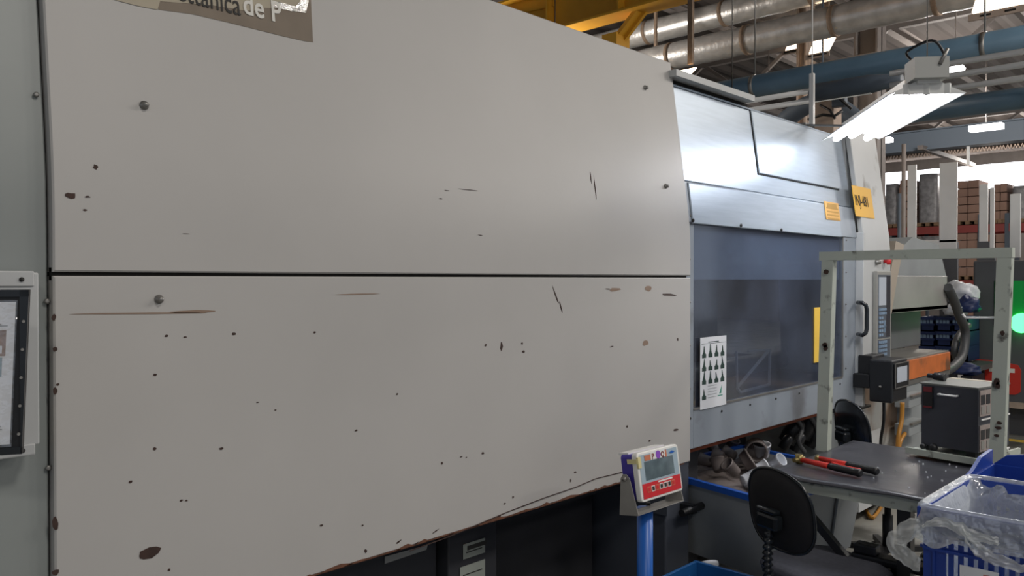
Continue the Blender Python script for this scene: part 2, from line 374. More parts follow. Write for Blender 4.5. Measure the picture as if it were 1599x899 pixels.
tag(B().tube([p + Vector((0, .55, 0)), p + Vector((0, .5, 0)), p, p - Vector((0, .3, 0))], [.03, .09, .09, .05], 12).build('junction_housing', M['rackblue']), 'blue-grey junction housing where the bright conduits meet the lamp', 'electrical box')
p = PX(1268, 155, 7.5)
tag(B().box((p.x-.02, p.y-.02, p.z-.25), (p.x+.02, p.y+.02, p.z+.24)).tube([p + Vector((0, 0, .2)), (p.x, p.y, HZ-.1)], .006, 6).build('hanging_strut', M['conduit']), 'short pale vertical strut hanging before the blue pipe', 'strut')
# overhead crane
cr = root('overhead_crane', (9, 6, HZ-.9), 'yellow overhead crane beam with ribs at the roof edge', 'crane')
zc = PX(980, 20, 9).z - .02
B().box((8.82, 2.0, zc), (9.18, 15, zc+.03)).box((8.99, 2.0, zc+.03), (9.02, 15, zc+.62)).box((8.84, 2.0, zc+.62), (9.16, 15, zc+.65)).build('girder', M['ycrane'], cr)
for k in range(9):
    y = 4.0 + k * 1.25
    B().box((8.85, y-.012, zc+.03), (8.99, y+.012, zc+.62)).build('rib', M['ycrane'], cr)
a, c = PX(958, 66, 9), PX(1000, 22, 9)
B().bar((9.02, a.y, a.z), (9.02, c.y, c.z+.1), .14, .05).bar((9.1, a.y, a.z), (9.1, c.y, c.z+.1), .05, .14).build('brace', M['ycrane'], cr)
a = PX(958, 66, 9)
B().box((8.9, a.y-.12, 0), (9.2, a.y+.12, a.z+.1)).build('crane_leg', M['ycrane'], cr)
B().bar(PX(818, 14, 9.0), PX(868, 3, 9.0), .1, .14).build('tie', M['ycrane'], cr)
# warm roof lamps seen above the machine
def bay(px0, px1, py0, py1, X, label, depth=.5):
    a, c = PX(px0, py1, X), PX(px1, py0, X); z = c.z
    y1, y0 = a.y, c.y; zb = a.z
    t = root('high_bay_lamp', (X, (y0+y1)/2, zb), label, 'ceiling lamp', 'warm roof lamps')
    w = (y1 - y0)
    # sloping glowing face inside a perforated angle frame
    B().prism([(X, y0, zb), (X, y1, zb), (X+depth*.2, y1+.05, zb+.06), (X+depth*.45, y1+.05, z+.04), (X+depth*.45, y0, z+.04)], (.04, 0, 0)).build('glowing_panel', M['warm'], t)
    f = B().box((X-.03, y0-.04, zb-.07), (X-.01, y1+.05, zb+.0)); f.build('perforated_frame', M['conc'], t)
    s = B()
    for k in range(3):
        y = y0 + w * (k+.5) / 3; s.box((X-.034, y-.05, zb-.045), (X-.03, y+.05, zb-.025))
    s.build('slot', M['gap'], t)
    B().box((X+depth*.5, (y0+y1)/2-.03, z+.1), (X+depth*.5+.05, (y0+y1)/2+.03, HZ-.05)).build('hanger', M['band'], t)
bay(1521, 1640, -30, 23, 9.6, 'large warm bright roof lamp at the upper right corner', .55)
bay(1263, 1292, 56, 86, 12, 'warm roof lamp shining beside the steel column', .6)
bay(1226, 1247, 58, 80, 14, 'small warm roof lamp, leftmost of the pair by the column', .6)
bay(1052, 1073, 106, 122, 8.2, 'warm lamp peeping over the top corner of the big grey panel', .4)
def strip(px, py, X, w, label, h=.05, round_=False):
    p = PX(px, py, X)
    t = root('ceiling_light', p, label, 'ceiling lamp', 'distant white roof lights')
    if round_:
        B().lathe([(0, -.02), (w*.9, -.02), (w, .02), (w*.5, .12), (.04, .16)], p, seg=18).build('shade', M['whiteglow'], t)
    else: B().box((p.x-.1, p.y-w, p.z-h), (p.x+.1, p.y+w, p.z+h)).build('diffuser', M['whiteglow'], t)
    B().tube([p + Vector((0, 0, .1)), (p.x, p.y, HZ-.04)], .01, 6).build('rod', M['beam'], t)
strip(1492, 110, 14, .14, 'round white roof light between the conduits', round_=True)
strip(1200, 147, 14, .13, 'round white roof light over the machine top rail', round_=True)
strip(1540, 199, 17, .27, 'slim white roof light right of the fluorescent lamp')
strip(1383, 219, 19, .13, 'tiny white roof light beside the pale machine column')
# steel and concrete columns
def column(name, pxa, pxb, py, X, z0, z1, m, label):
    a, c = PX(pxa, py, X), PX(pxb, py, X)
    y0, y1 = c.y, a.y; t = root(name, (X, (y0+y1)/2, 0), label, 'column')
    w = (y1-y0)/2
    B().box((X-w*.1, y0, z0), (X+w*.1, y1, z1)).box((X-w, y0, z0), (X+w, y0+.03, z1)).box((X-w, y1-.03, z0), (X+w, y1, z1)).build('shaft', m, t)
    return t, X, y0, y1
t, X, y0, y1 = column('steel_column', 1340, 1377, 60, 13.5, 0, HZ, M['beam'], 'brown-grey steel roof column behind the slate-blue pipe')
B().box((X-.3, y0-.02, HZ-1.35), (X-.05, y1+.5, HZ-1.05)).build('bracket', M['beam'], t)
t, X, y0, y1 = column('steel_column', 1247, 1262, 70, 12.8, 0, HZ, M['conc'], 'slim steel column lit orange between the warm lamps')
p0, p1 = PX(1277, 155, 10), PX(1307, 155, 10)
t = root('concrete_post', (10, p0.y, 0), 'pale concrete post wrapped in cables behind the machine top', 'column')
B().box((9.9, p1.y, 0), (10.15, p0.y, p0.z+.02), .01).build('shaft', M['conc'], t)
cb = [PX(1264, 160, 9.8), PX(1285, 150, 9.75), PX(1310, 153, 9.75), PX(1330, 170, 9.8)]
B().tube(cb, .018, 7).build('cable', M['cable'], t)
B().tube([PX(1262, 186, 9.8), PX(1285, 179, 9.75), PX(1303, 181, 9.75), PX(1315, 173, 9.8)], .018, 7).build('cable', M['cable'], t)
B().tube([PX(1281, 164, 9.8), PX(1296, 172, 9.75), PX(1304, 185, 9.75)], .016, 7).build('cable', M['cable'], t)
a = PX(1311, 158, 9.9); B().box((9.8, a.y-.1, a.z-.08), (9.9, a.y+.06, a.z+.1), .01).build('switch_box', M['rackblue'], t)
arc = []
for k in range(15):
    f = k / 14; arc.append(PX(1222 + 125*f, 192 - 33*math.sin(PI*min(1, f*1.05)) , 11.2))
tag(B().tube(arc, .13, 12).tube([arc[7], (arc[7].x, arc[7].y, HZ-.05)], .012, 6).build('bent_duct', M['rackblue']), 'arched blue-grey duct behind the cabled concrete post', 'duct')
# girder in the distance
a, c = PX(1370, 246, 21), PX(1599, 212, 21); z = (a.z + c.z) / 2
structure(B().box((20.9, -3, z-.0), (21.1, 16, z+.42)).box((20.8, -3, z-.03), (21.2, 16, z)).box((20.8, -3, z+.42), (21.2, 16, z+.45)).build('trim_30', M['bbeam']))
tag(B().bar(PX(1437, 230, 20.5), PX(1520, 258, 26), .12, .1).build('diagonal_strut', M['beam']), 'slanting pale strut under the distant blue-grey girder', 'strut')
tag(B().bar((21, PX(1512, 240, 21).y, z-.02), (21, PX(1512, 240, 21).y, z-.45), .06, .06).build('drop_rod', M['conduit']), 'short pale rod hanging from the distant girder', 'rod')

# ================================================================== STORAGE RACKS FAR BEHIND
RX = 24.0
rk = root('pallet_rack', (RX, 7, 0), 'tall storage rack with red beams far behind the machine', 'rack')
zb = PX(1500, 364, RX).z; zt = PX(1500, 352, RX).z
ys = [PX(px, 360, RX).y for px in (1376, 1428, 1487, 1531, 1573, 1625)]
for y in ys:
    B().box((RX-.05, y-.05, 0), (RX+.05, y+.05, 3.3)).box((RX+1.0, y-.05, 0), (RX+1.1, y+.05, 4.0)).build('upright', M['rackblue'], rk)
for z0, z1 in ((zb, zt), (zb-1.45, zt-1.45)):
    for i in range(len(ys)-1):
        B().box((RX-.08, ys[i+1]+.05, z0), (RX-.03, ys[i]-.05, z1)).build('beam', M['rackred'], rk)
        B().box((RX+1.03, ys[i+1]+.05, z0), (RX+1.08, ys[i]-.05, z1)).build('beam', M['rackred'], rk)
rs = random.Random(3)
def load(y0, y1, z0, h, m, label, cases=True, X=RX):
    t = root('pallet_load', (X+.5, (y0+y1)/2, z0), label, 'stacked boxes', 'loads on the far storage rack')
    b = B()
    for k in range(3): b.box((X, y0, z0 + (0 if k < 2 else .1)), (X+1.0, y1, z0 + (.02 if k < 2 else .12)))
    for k in range(3): yy = y0 + (y1-y0-.1)*k/2; b.box((X, yy, z0+.02), (X+1, yy+.1, z0+.1))
    b.build('pallet', M['pallet'], t)
    if cases:
        nz = max(2, int(h/.22)); ny = max(2, int((y1-y0)/.3)); hz = (h-.12)/nz; wy = (y1-y0)/ny
        proto = None
        for i in range(nz):
            for j in range(ny):
                if proto is None:
                    proto = B().box((X, y0, z0+.12), (X+.95, y0+wy-.02, z0+.12+hz-.02)).build('carton', m, t)
                else:
                    c = proto.copy(); COL.objects.link(c)
                    c.location = (rs.uniform(-.03, .03), j*wy, i*hz)
    else:
        def fn(u, v):
            a = 2*PI*u; r = 1 + .04*noise.noise(Vector((u*9, v*6, y0)))
            ss = lambda q: math.copysign(abs(q)**.35, q)
            return (X+.5 + .48*ss(math.cos(a))*r, (y0+y1)/2 + (y1-y0)/2*ss(math.sin(a))*r, z0+.12+(h-.12)*v)
        b = B().grid(fn, 28, 8, closeu=True); bmesh.ops.contextual_create(b.bm, geom=[e for e in b.bm.edges if e.is_boundary and all(v.co.z > z0+h-.05 for v in e.verts)])
        b.build('wrapped_goods', m, t)
    return t
def span(pa, pb, X=RX): return PX(pb, 350, X).y, PX(pa, 350, X).y
up = zt
y0, y1 = span(1380, 1400); load(y0, y1, up, 1.25, M['wrap'], 'shrink-wrapped load on the rack, nearest the pale machine column', False)
y0, y1 = span(1403, 1424); load(y0, y1, up, 1.35, M['carton'], 'brown carton load behind the left grey guard sheet')
y0, y1 = span(1432, 1464); load(y0, y1, up, 1.45, M['wrap'], 'dark shrink-wrapped load seen through the grey guard frame', False)
y0, y1 = span(1493, 1528); load(y0, y1, up, 1.2, M['carton'], 'brown carton stack on the rack right of the guard frame')
y0, y1 = span(1550, 1572); load(y0, y1, up, 1.05, M['carton'], 'brown carton stack on the rack near the right end')
y0, y1 = span(1578, 1612); load(y0, y1, up, .95, M['wrap'], 'shrink-wrapped load on the rack at the right picture edge', False)
lo = zt - 1.45
y0, y1 = span(1400, 1422); load(y0, y1, lo, 1.1, M['carton'], 'lower carton load behind the tapered hopper cover')
y0, y1 = span(1436, 1482); load(y0, y1, lo, 1.2, M['wrap'], 'lower shrink-wrapped load under the guard frame', False)
y0, y1 = span(1493, 1526); load(y0, y1, lo, 1.3, M['carton'], 'lower carton stack above the bench frame rail')
y0, y1 = span(1537, 1570); load(y0, y1, lo, 1.2, M['carton'], 'lower carton stack behind the dark grey machine')
y0, y1 = span(1388, 1428); load(y0, y1, .02, 1.2, M['carton'], 'floor level carton stack behind the injection unit')
y0, y1 = span(1490, 1528); load(y0, y1, .02, 1.2, M['carton'], 'floor level carton stack behind the blue crates')

# ================================================================== NEIGHBOUR MACHINE AND GUARD SHEETS
nm = root('neighbour_machine', (9.5, 1, 0), 'dark grey machine with red panel and green lit window', 'machine')
XN = 9.5; yl = PX(1519, 500, XN).y; zt_ = PX(1519, 407, XN).z
B().box((XN, -1.2, .32), (XN+2.5, yl, zt_), .02).build('housing', M['mdark'], nm)
B().box((XN+.2, -1.0, 0), (XN+2.3, yl-.2, .32)).build('plinth', M['mdark'], nm)
B().box((XN-.02, -1.2, .30), (XN+.05, yl, .36)).build('skirting', M['conc'], nm)
ra = [PX(1521, 560, XN), PX(1560, 563, XN), PX(1590, 570, XN), PX(1595, 578, XN), PX(1594, 612, XN), PX(1586, 616, XN), PX(1520, 613, XN)]
B().prism([(XN-.012, p.y, p.z) for p in ra], (.02, 0, 0)).build('red_panel', M['mred'], nm, label='red panel with a white bar')
a, c = PX(1545, 573, XN), PX(1585, 582, XN)
B().box((XN-.016, c.y, c.z), (XN-.012, a.y, a.z)).build('white_bar', M['white'], nm)
a, c = PX(1553, 438, XN), PX(1700, 513, XN)
B().box((XN-.01, c.y, c.z), (XN+.01, a.y, a.z)).build('window_pane', M['gwin'], nm)
a, c = PX(1577, 438, XN), PX(1700, 513, XN)
B().box((XN-.015, c.y, c.z), (XN-.01, a.y, a.z)).build('lit_glass', M['gdim'], nm)
p = PX(1597, 504, XN); B().lathe([(.1, 0), (.1, .04), (.06, .09), (0, .1)], (XN-.02, p.y, p.z), Euler((0, -PI/2, 0)).to_matrix(), 16).build('signal_lamp', M['green'], nm)
def guard(name, quads, X, label, pane_z=None):
    t = root(name, (X, PX(quads[0][0], 400, X).y, 0), label, 'guard sheet', 'tall pale guard sheets on the far machines')
    for (xa, ya, xb, yb) in quads:
        a, c = PX(xa, ya, X), PX(xb, yb, X)
        B().box((X, c.y, c.z), (X+.03, a.y, a.z), .004).build('guard_sheet', M['acr'], t)
    return t
g = guard('guard_stand', ((1417, 258, 1430, 378), (1467, 255, 1494, 378), (1416, 376, 1494, 392)), 10.5, 'tall pale guard frame with an open middle, above the hopper cover')
a, c = PX(1467, 378, 10.5), PX(1494, 480, 10.5)
B().box((10.508, c.y, 0), (10.56, a.y, a.z-.002), .004).build('post', M['mdark'], g)
g = guard('guard_sheet_stand', ((1529, 288, 1542, 377),), 10.5, 'narrow bright guard sheet right of the guard frame')
a = PX(1535, 377, 10.5); B().box((10.5, a.y-.06, 0), (10.55, a.y+.06, a.z)).build('post', M['mdark'], g)
g = guard('guard_sheet_stand', ((1546, 293, 1552, 390),), 10.5, 'thinnest bright guard strip, middle of the right-hand sheets')
a = PX(1549, 390, 10.5); B().box((10.5, a.y-.03, 0), (10.55, a.y+.03, a.z)).build('post', M['mdark'], g)
g = guard('guard_sheet_stand', ((1577, 303, 1593, 402),), 9.9, 'pinkish pale guard sheet standing on the dark grey machine')
o = root('pole', (12, 5, 0), 'thin grey pole rising behind the hopper cover', 'pole')
p = PX(1411, 300, 12); o.location = (12, p.y, 0); B().tube([(12, p.y, 0), (12, p.y, PX(1411, 225, 12).z)], .03, 8).build('shaft', M['beam'], o)
p = PX(1405, 300, 12.2); o = tag(B().tube([(12.2, p.y, 0), (12.2, p.y, PX(1405, 300, 12).z)], .03, 8).build('pole', M['rackblue']), 'short blue-grey pole left of the thin grey pole', 'pole')

# blue crates and bags stacked behind the injection unit
def plain_crate(xa, xb, ya, yb, X, label, m=M['dcrate'], depth=.4):
    a, c = PX(xa, yb, X), PX(xb, ya, X); y0, y1, z0, z1 = c.y, a.y, a.z, c.z
    t = root('plastic_crate', (X+depth/2, (y0+y1)/2, z0), label, 'crate', 'dark blue crates behind the injection unit')
    h = z1-z0
    b = B().box((X, y0, z0), (X+depth, y1, z0+.02))
    for q in ((X, y0, X+.015, y1), (X+depth-.015, y0, X+depth, y1), (X, y0, X+depth, y0+.015), (X, y1-.015, X+depth, y1)): b.box((q[0], q[1], z0), (q[2], q[3], z1))
    b.build('body', m, t)
    B().box((X-.02, y0-.01, z1-.03), (X, y1+.01, z1)).box((X-.015, y0, z0+h*.45), (X, y1, z0+h*.45+.02)).build('rim', m, t)
    a = B()
    for k in range(4):
        y = y0 + (y1-y0)*(k+.7)/4.4; a.box((X-.003, y, z0+h*.55), (X, y+.025, z0+h*.85))
    a.build('slots', M['keyb'], t, kind='stuff')
zz = [(541, 563), (518, 541), (495, 518)]
for xa, xb, where in ((1437, 1460, 'left'), (1462, 1486, 'middle'), (1488, 1512, 'right')):
    for k, (ya, yb) in enumerate(zz):
        plain_crate(xa, xb, ya, yb, 9.0, 'dark blue crate, %s of the %s stack behind the orange band' % (('bottom', 'second level', 'top')[k], where))
a = PX(1437, 563, 9.0); c = PX(1520, 563, 9.0)
st = root('low_table', (9.2, (a.y+c.y)/2, 0), 'dark low table carrying the blue crates', 'table')
B().box((8.85, c.y-.1, a.z-.05), (9.45, a.y+.05, a.z)).build('table_top', M['mdark'], st)
for yy in (c.y, a.y-.05):
    for xx in (8.9, 9.38): B().box((xx, yy, 0), (xx+.05, yy+.05, a.z-.05)).build('leg', M['black'], st)
def bagblob(px, py, X, rx, ry, rz, m, label, seed):
    p = PX(px, py, X)
    def fn(u, v):
        a, t = 2*PI*u, PI*(v*.98+.01) ; d = Vector((math.sin(t)*math.cos(a), math.sin(t)*math.sin(a), -math.cos(t)))
        r = 1 + .35*noise.noise(d*2.2 + Vector((seed, 0, 0))) + .12*noise.noise(d*6)
        return p + Vector((d.x*rx*r, d.y*ry*r, max(-rz*.6, d.z*rz*r)))
    return tag(B().grid(fn, 26, 16, closeu=True).build('plastic_bag', m), label, 'bag', 'bags heaped on the blue crates')
bagblob(1497, 459, 9.2, .13, .18, .13, M['cup'], 'crumpled white bag on top of the blue crates', 1)
bagblob(1512, 478, 9.0, .12, .1, .1, M['dcrate'], 'dark blue bag beside the crumpled white bag', 2)
bagblob(1492, 485, 8.95, .1, .1, .07, M['cup'], 'small white bag behind the black hose', 5)
tag(B().box(PX(1500, 613, 8.3), PX(1518, 588, 8.3) + Vector((.4, 0, 0))).box((8.32, PX(1518, 590, 8.3).y, 0), (8.68, PX(1500, 600, 8.3).y, PX(1510, 613, 8.3).z)).build('black_cabinet', M['black2']), 'black cabinet corner standing left of the red panel', 'cabinet')
bagblob(1500, 577, 8.4, .1, .17, .07, M['dcrate'], 'dark blue bag lying low beside the hose', 3)

# ================================================================== THE INJECTION MACHINE
mc = root('injection_moulding_machine', (3.3, 2.9, 0), 'long grey injection moulding machine with big panels and sliding door', 'machine')
XA, XB, XC = .618, 3.29, 5.31
# clamp end cover on the far left
lc = B(); sheet(-2.6, XA-.004, .1, 2.62, F+.025, .03, b=lc); lc.build('end_cover', M['side'], mc, label='greenish grey end cover', warp=W)
ec = mc.children[-1]
for px, py in ((62, 145), (73, 470), (75, 730)):
    p = PY(px, py, F+.02); p.y += lean(p.z)
    B().lathe([(.006, 0), (.006, .004), (.003, .006)], p, Euler((PI/2, 0, 0)).to_matrix(), 10).build('bolt', M['zinc'], ec)
# two big guard panels with their seam
ZS0, ZS1, ZB, ZT = 1.608, 1.617, .763, 2.612
b = B(); sheet(XA, XB, ZS1, ZT, F, .04, b=b); up_ = b.build('upper_guard_panel', M['panel'], mc, warp=W)
b = B(); sheet(XA, XB, ZB, ZS0, F, .04, b=b); lo_ = b.build('lower_guard_panel', M['panel'], mc, warp=W)
B().box((XA, F+.012, ZS0-.01), (XB-.02, F+.03, ZS1+.01)).build('seam_gap', M['gap'], mc)
B().box((XA-.006, F+.03, .1), (XA+.002, F+.04, 2.6)).build('vertical_gap', M['gap'], mc, warp=W)
def bolt(px, py, par, r=.014):
    p = PY(px, py, F); p.y += lean(p.z)
    B().lathe([(r*1.25, 0), (r*1.25, .003), (r*.8, .004), (r*.8, .014), (r*.5, .018), (0, .018)], p, Euler((PI/2, 0, 0)).to_matrix(), 12).build('bolt', M['zinc'], par)
for px, py in ((232, 162), (1033, 132), (1047, 290)): bolt(px, py, up_, .009)
bolt(248, 467, lo_, .009)
# bent flange line and rusty lip along the panel's lower edge
b = B(); rr = random.Random(5)
x = .9
while x < XB-.35:
    w = rr.uniform(.02, .12); h = rr.uniform(.003, .011)
    b.prism([(x, F-.0012, ZB-.001), (x+w*.5, F-.0012, ZB+h*.6), (x+w, F-.0012, ZB+h), (x+w*1.4, F-.0012, ZB+h*.3), (x+w*1.5, F-.0012, ZB-.001)], (0, .001, 0)); x += w * rr.uniform(1.0, 1.9)
b.box((XA+.3, F+.002, ZB-.004), (XB-.05, F+.035, ZB+.001))
b.build('rusty_lip', M['rust'], mc)
pts = [PY(*q, F-.001) for q in ((640, 860), (700, 838), (790, 800), (850, 777), (900, 760), (930, 747), (975, 736), (1000, 731))]
b = B()
for p, q in zip(pts, pts[1:]): b.bar(p, q, .004, .0022)
b.build('flange_crease', M['chip'], mc)
# paint chips (explicit marks with their own outlines)
def chip(b, px, py, w, h, ang=0, y=F, seed=0):
    p = PY(px, py, y); n = 9; r2 = random.Random(int(px*7+py)); s = p.x * 0 + (p - CL).length / FPX
    pts = []
    for k in range(n):
        a = 2*PI*k/n; q = r2.uniform(.65, 1.1); x, z = math.cos(a)*w/2*q*s*1.5, math.sin(a)*h/2*q*s*1.05
        x, z = x*math.cos(ang)-z*math.sin(ang), x*math.sin(ang)+z*math.cos(ang)
        pts.append((p.x+x, y-.0009+lean(p.z+z), p.z+z))
    b.prism(pts, (0, .0006, 0))
b = B()
for q in ((231, 864, 24, 15, .2), (260, 524, 4, 4), (289, 526, 4, 3), (242, 585, 4, 4), (90, 600, 3, 4), (241, 700, 4, 5), (204, 752, 4, 5), (283, 781, 4, 3), (291, 781, 3, 3), (264, 889, 3, 4),
          (365, 521, 5, 4), (491, 519, 3, 4), (110, 305, 10, 9), (137, 307, 5, 3), (133, 328, 4, 3), (151, 260, 5, 7), (84, 495, 5, 9), (86, 545, 4, 8), (87, 893, 7, 8), (86, 610, 4, 12), (86, 818, 5, 20),
          (783, 541, 4, 14), (758, 539, 4, 5), (817, 549, 5, 4), (815, 536, 3, 4), (949, 451, 10, 2), (955, 541, 9, 2, .1), (1055, 671, 11, 4), (979, 666, 3, 4), (1014, 688, 4, 3), (1058, 530, 3, 6, .4),
          (754, 707, 4, 4), (720, 713, 4, 2), (728, 714, 3, 2), (690, 723, 3, 4), (898, 737, 5, 3), (891, 750, 2, 6), (801, 776, 3, 4), (788, 786, 4, 3), (502, 820, 5, 3), (566, 820, 3, 3), (571, 860, 4, 6),
          (622, 846, 8, 3, .35), (680, 829, 9, 2, .3), (780, 806, 6, 3, .3), (650, 848, 7, 2, .3), (1045, 460, 34, 4, -.06), (935, 292, 2, 34), (930, 276, 2, 20), (868, 462, 2, 34, .5), (876, 480, 2, 20, .4),
          (690, 310, 5, 2), (735, 296, 30, 1.2), (750, 367, 8, 1.2), (290, 365, 8, 1), (700, 297, 8, 1), (620, 615, 3, 3), (556, 672, 4, 3), (430, 640, 3, 2), (345, 700, 5, 4), (402, 628, 4, 2)):
    chip(b, *q)
b.build('paint_chips', M['chip'], lo_, kind='stuff')
b = B()
for q in ((215, 489, 160, 2.5, -.02), (300, 486, 60, 4, 0.0), (560, 459, 60, 2, 0), (1008, 535, 13, 10, .1), (960, 452, 22, 6), (1012, 450, 14, 9)): chip(b, *q)
b.build('long_scratches', M['rust'] if False else mat('tan_scratch', '#8a7565', .8), lo_, kind='stuff')
# torn company sticker at the top left
st = root('torn_sticker', PY(400, 30, F), 'torn tan sticker with cut lettering and glue smear, top of the upper panel', 'sticker')
def flat(b, pxs, y, th=.0006):
    pts = []
    for px, py in pxs:
        p = PY(px, py, y)
        for _ in range(4): p = PY(px, py, y + lean(p.z))
        pts.append(p)
    return b.prism(pts, (0, th, 0))
flat(B(), ((240, 3), (248, 15), (300, 22), (352, 34), (400, 46), (440, 56), (475, 64), (489, 66), (487, 30), (484, -30), (240, -30)), F-.0012).build('glue_smear', M['glue'], st)
flat(B(), ((180, 0), (215, 9), (246, 15), (250, 2), (330, 8), (378, 16), (398, 17), (405, 12), (440, 13), (478, 20), (482, -60), (180, -60)), F-.002).build('paper_layer', M['tanpaper'], st)
flat(B(), ((426, 3), (436, 3), (462, 10), (470, 0), (482, 0), (478, 20), (455, 17), (428, 11)), F-.0028).build('foil_scrap', M['foil'], st)
p = PY(309, 8, F); p.y += lean(p.z) - .0026
m4 = face_y(p, -.145)
text('ettanica', .085, M['ink'], st, face_y(PY(294, 0, F) + Vector((0, -.0032, .016))), sx=.66, warp=True)
text('de P', .085, M['silver'], st, face_y(PY(399, 19, F) + Vector((0, -.0032, .012))), sx=.78, bold=.0012, warp=True)

# ---- top rail, brushed covers and hatch over the door
B().box((XB-.03, F+.06, 2.538), (4.02, F+.16, 2.568)).build('top_rail', M['panel2'], mc)
B().box((XB-.03, F+.12, 2.50), (4.05, F+.16, 2.538)).build('rail_gap', M['gap'], mc)
b = B(); sheet(XB-.03, XC, 2.06, 2.512, F+.022, .025, rows=10, b=b); uc = b.build('upper_cover', M['cover'], mc, warp=W, label='brushed blue-grey cover catching the lamp light')
b = B(); sheet(4.075, 5.14, 2.165, 2.508, F+.012, .012, rows=8, b=b); b.build('hatch', M['cover'], uc, warp=W)
b = B().box((4.069, F+.0195, 2.157), (4.074, F+.0225, 2.508)).box((4.069, F+.0195, 2.158), (5.15, F+.0225, 2.163)); b.build('hatch_gap', M['gap'], uc, warp=W)
B().box((XB-.03, F+.0, 2.508), (XC, F+.6, 2.516), rot=None).build('roof_plate', M['cover'], mc, warp=lambda c: Vector((c.x, c.y+.11, c.z)))
# ---- sliding door: frame with bolted pane
dr = B(); y0, y1 = F+.022, F+.06
WX0, WX1, WZ0, WZ1 = 3.352, 5.10, .995, 1.862
dr.box((XB-.02, y0, .81), (WX0, y1, 1.9), .003).box((WX1, y0, .81), (XC, y1, 1.9), .003).box((WX0-.001, y0, .81), (WX1+.001, y1, WZ0), .003)
door = dr.build('sliding_door', M['door'], mc, label='grey sliding door with a scuffed window')
b = B(); sheet(XB-.02, XC, 1.862, 2.056, F+.010, .03, rows=6, b=b); b.build('window_hood', M['door'], mc, warp=W)
b = B(); sheet(WX0-.03, 5.05, 1.858, 2.05, F+.002, .01, rows=6, b=b); b.build('hood_plate', M['cover'], mc, warp=W)
B().box((WX0-.012, y0+.008, WZ0-.012), (WX1+.012, y0+.014, WZ1+.02)).build('window_pane', M['pane'], door)
b = B().box((WX0, y0-.004, WZ0-.006), (WX1, y0+.004, WZ0+.003)).box((WX1-.004, y0-.004, WZ0), (WX1+.004, y0+.004, WZ1)); b.build('pane_bead', M['zinc'], door)
rows = [(WX0-.03 + i*.29, WZ0-.04) for i in range(7)] + [(WX1+.05, WZ0+.05+i*.2) for i in range(5)] + [(WX0-.035, WZ0+.1+i*.2) for i in range(5)] + [(XB+.02, .86), (XB+.02, 1.2), (XB+.02, 1.5)]
for i, (x, z) in enumerate(rows):
    B().lathe([(.006, 0), (.006, .004), (0, .007)], (x, y0, z), Euler((PI/2, 0, 0)).to_matrix(), 8).build('screw', M['ink'] if i < 7 else M['zinc'], door)
for px, py in ((1082, 344), (1157, 352), (1220, 359)):
    p = PY(px, py, F); B().lathe([(.009, 0), (.009, .006), (0, .01)], (p.x, F+.002, p.z), Euler((PI/2, 0, 0)).to_matrix(), 8).build('screw', M['ink'], door)
xe = XC
B().box((xe, F-.025, .79), (xe+.035, F+.05, 1.9), .004).build('door_edge', M['panel2'], door)
B().box((xe-.06, F-.03, .775), (xe+.13, F+.05, .79), .003).build('door_foot', M['black2'], door)
hz0, hz1 = PY(1345, 521, F).z, PY(1345, 472, F).z; hx = PY(1351, 495, F-.06).x
hp = [(xe-.02, F, hz1), (hx-.03, F-.055, hz1), (hx-.008, F-.066, hz1-.012), (hx, F-.07, hz1-.04), (hx, F-.07, hz0+.04), (hx-.008, F-.066, hz0+.012), (hx-.03, F-.055, hz0), (xe-.02, F, hz0)]
B().tube(hp, .013, 10).build('door_handle', M['gloss'], door, label='black bow handle')
B().box((XB-.02, F+.10, .765), (5.0, F+.16, .80)).build('oxide_strip', M['redor'], mc, label='red-orange primed strip under the door')
# paper plate with warning
sg = root('warning_label', PY(1306, 330, F), 'small faded orange warning label at the door hood, right end', 'label')
def plate(b, x0, x1, z0, z1, y, th=.003): b2 = b or B(); sheet(x0, x1, z0, z1, y, th, bev=.0005, rows=3, b=b2); return b2
a, c = PY(1295, 342, F), PY(1317, 317, F)
plate(None, a.x, c.x, a.z, c.z, F-.002).build('plate', M['tan'], sg, warp=W)
b = B()
for i in range(4): z = c.z - .012 - (.03 + i*.021); b.box((a.x+.02, F-.003, z), (c.x-.02, F-.0022, z+.008))
b.box((a.x+.035, F-.003, c.z-.036), (c.x-.035, F-.0022, c.z-.01)); b.build('print_lines', mat('faded_print', '#a98446', .7), sg, warp=W, kind='stuff')
# ---- pale control column
b = B(); sheet(XC+.035, 5.81, .99, 2.60, F-.02, .03, rows=14, b=b); b.box((XC+.04, F+.01, .1), (5.80, F+.5, 2.55))
cc = b.build('control_column', M['panel2'], mc, warp=W, label='pale grey control column')
ns = root('machine_number_sign', PY(1358, 315, F), 'yellow plate reading INJ-481 on the pale control column', 'sign')
a, c = PY(1342, 337, F-.02), PY(1371, 294, F-.02)
sheet(a.x, c.x, a.z+.0, c.z, F-.024, .004, bev=.0005, rows=3).build('plate', M['yellow'], ns, warp=W)
text('INJ-481', .098, M['ink'], ns, face_y((a.x+.012, F-.0262, a.z+.072)), sx=.76, warp=True)
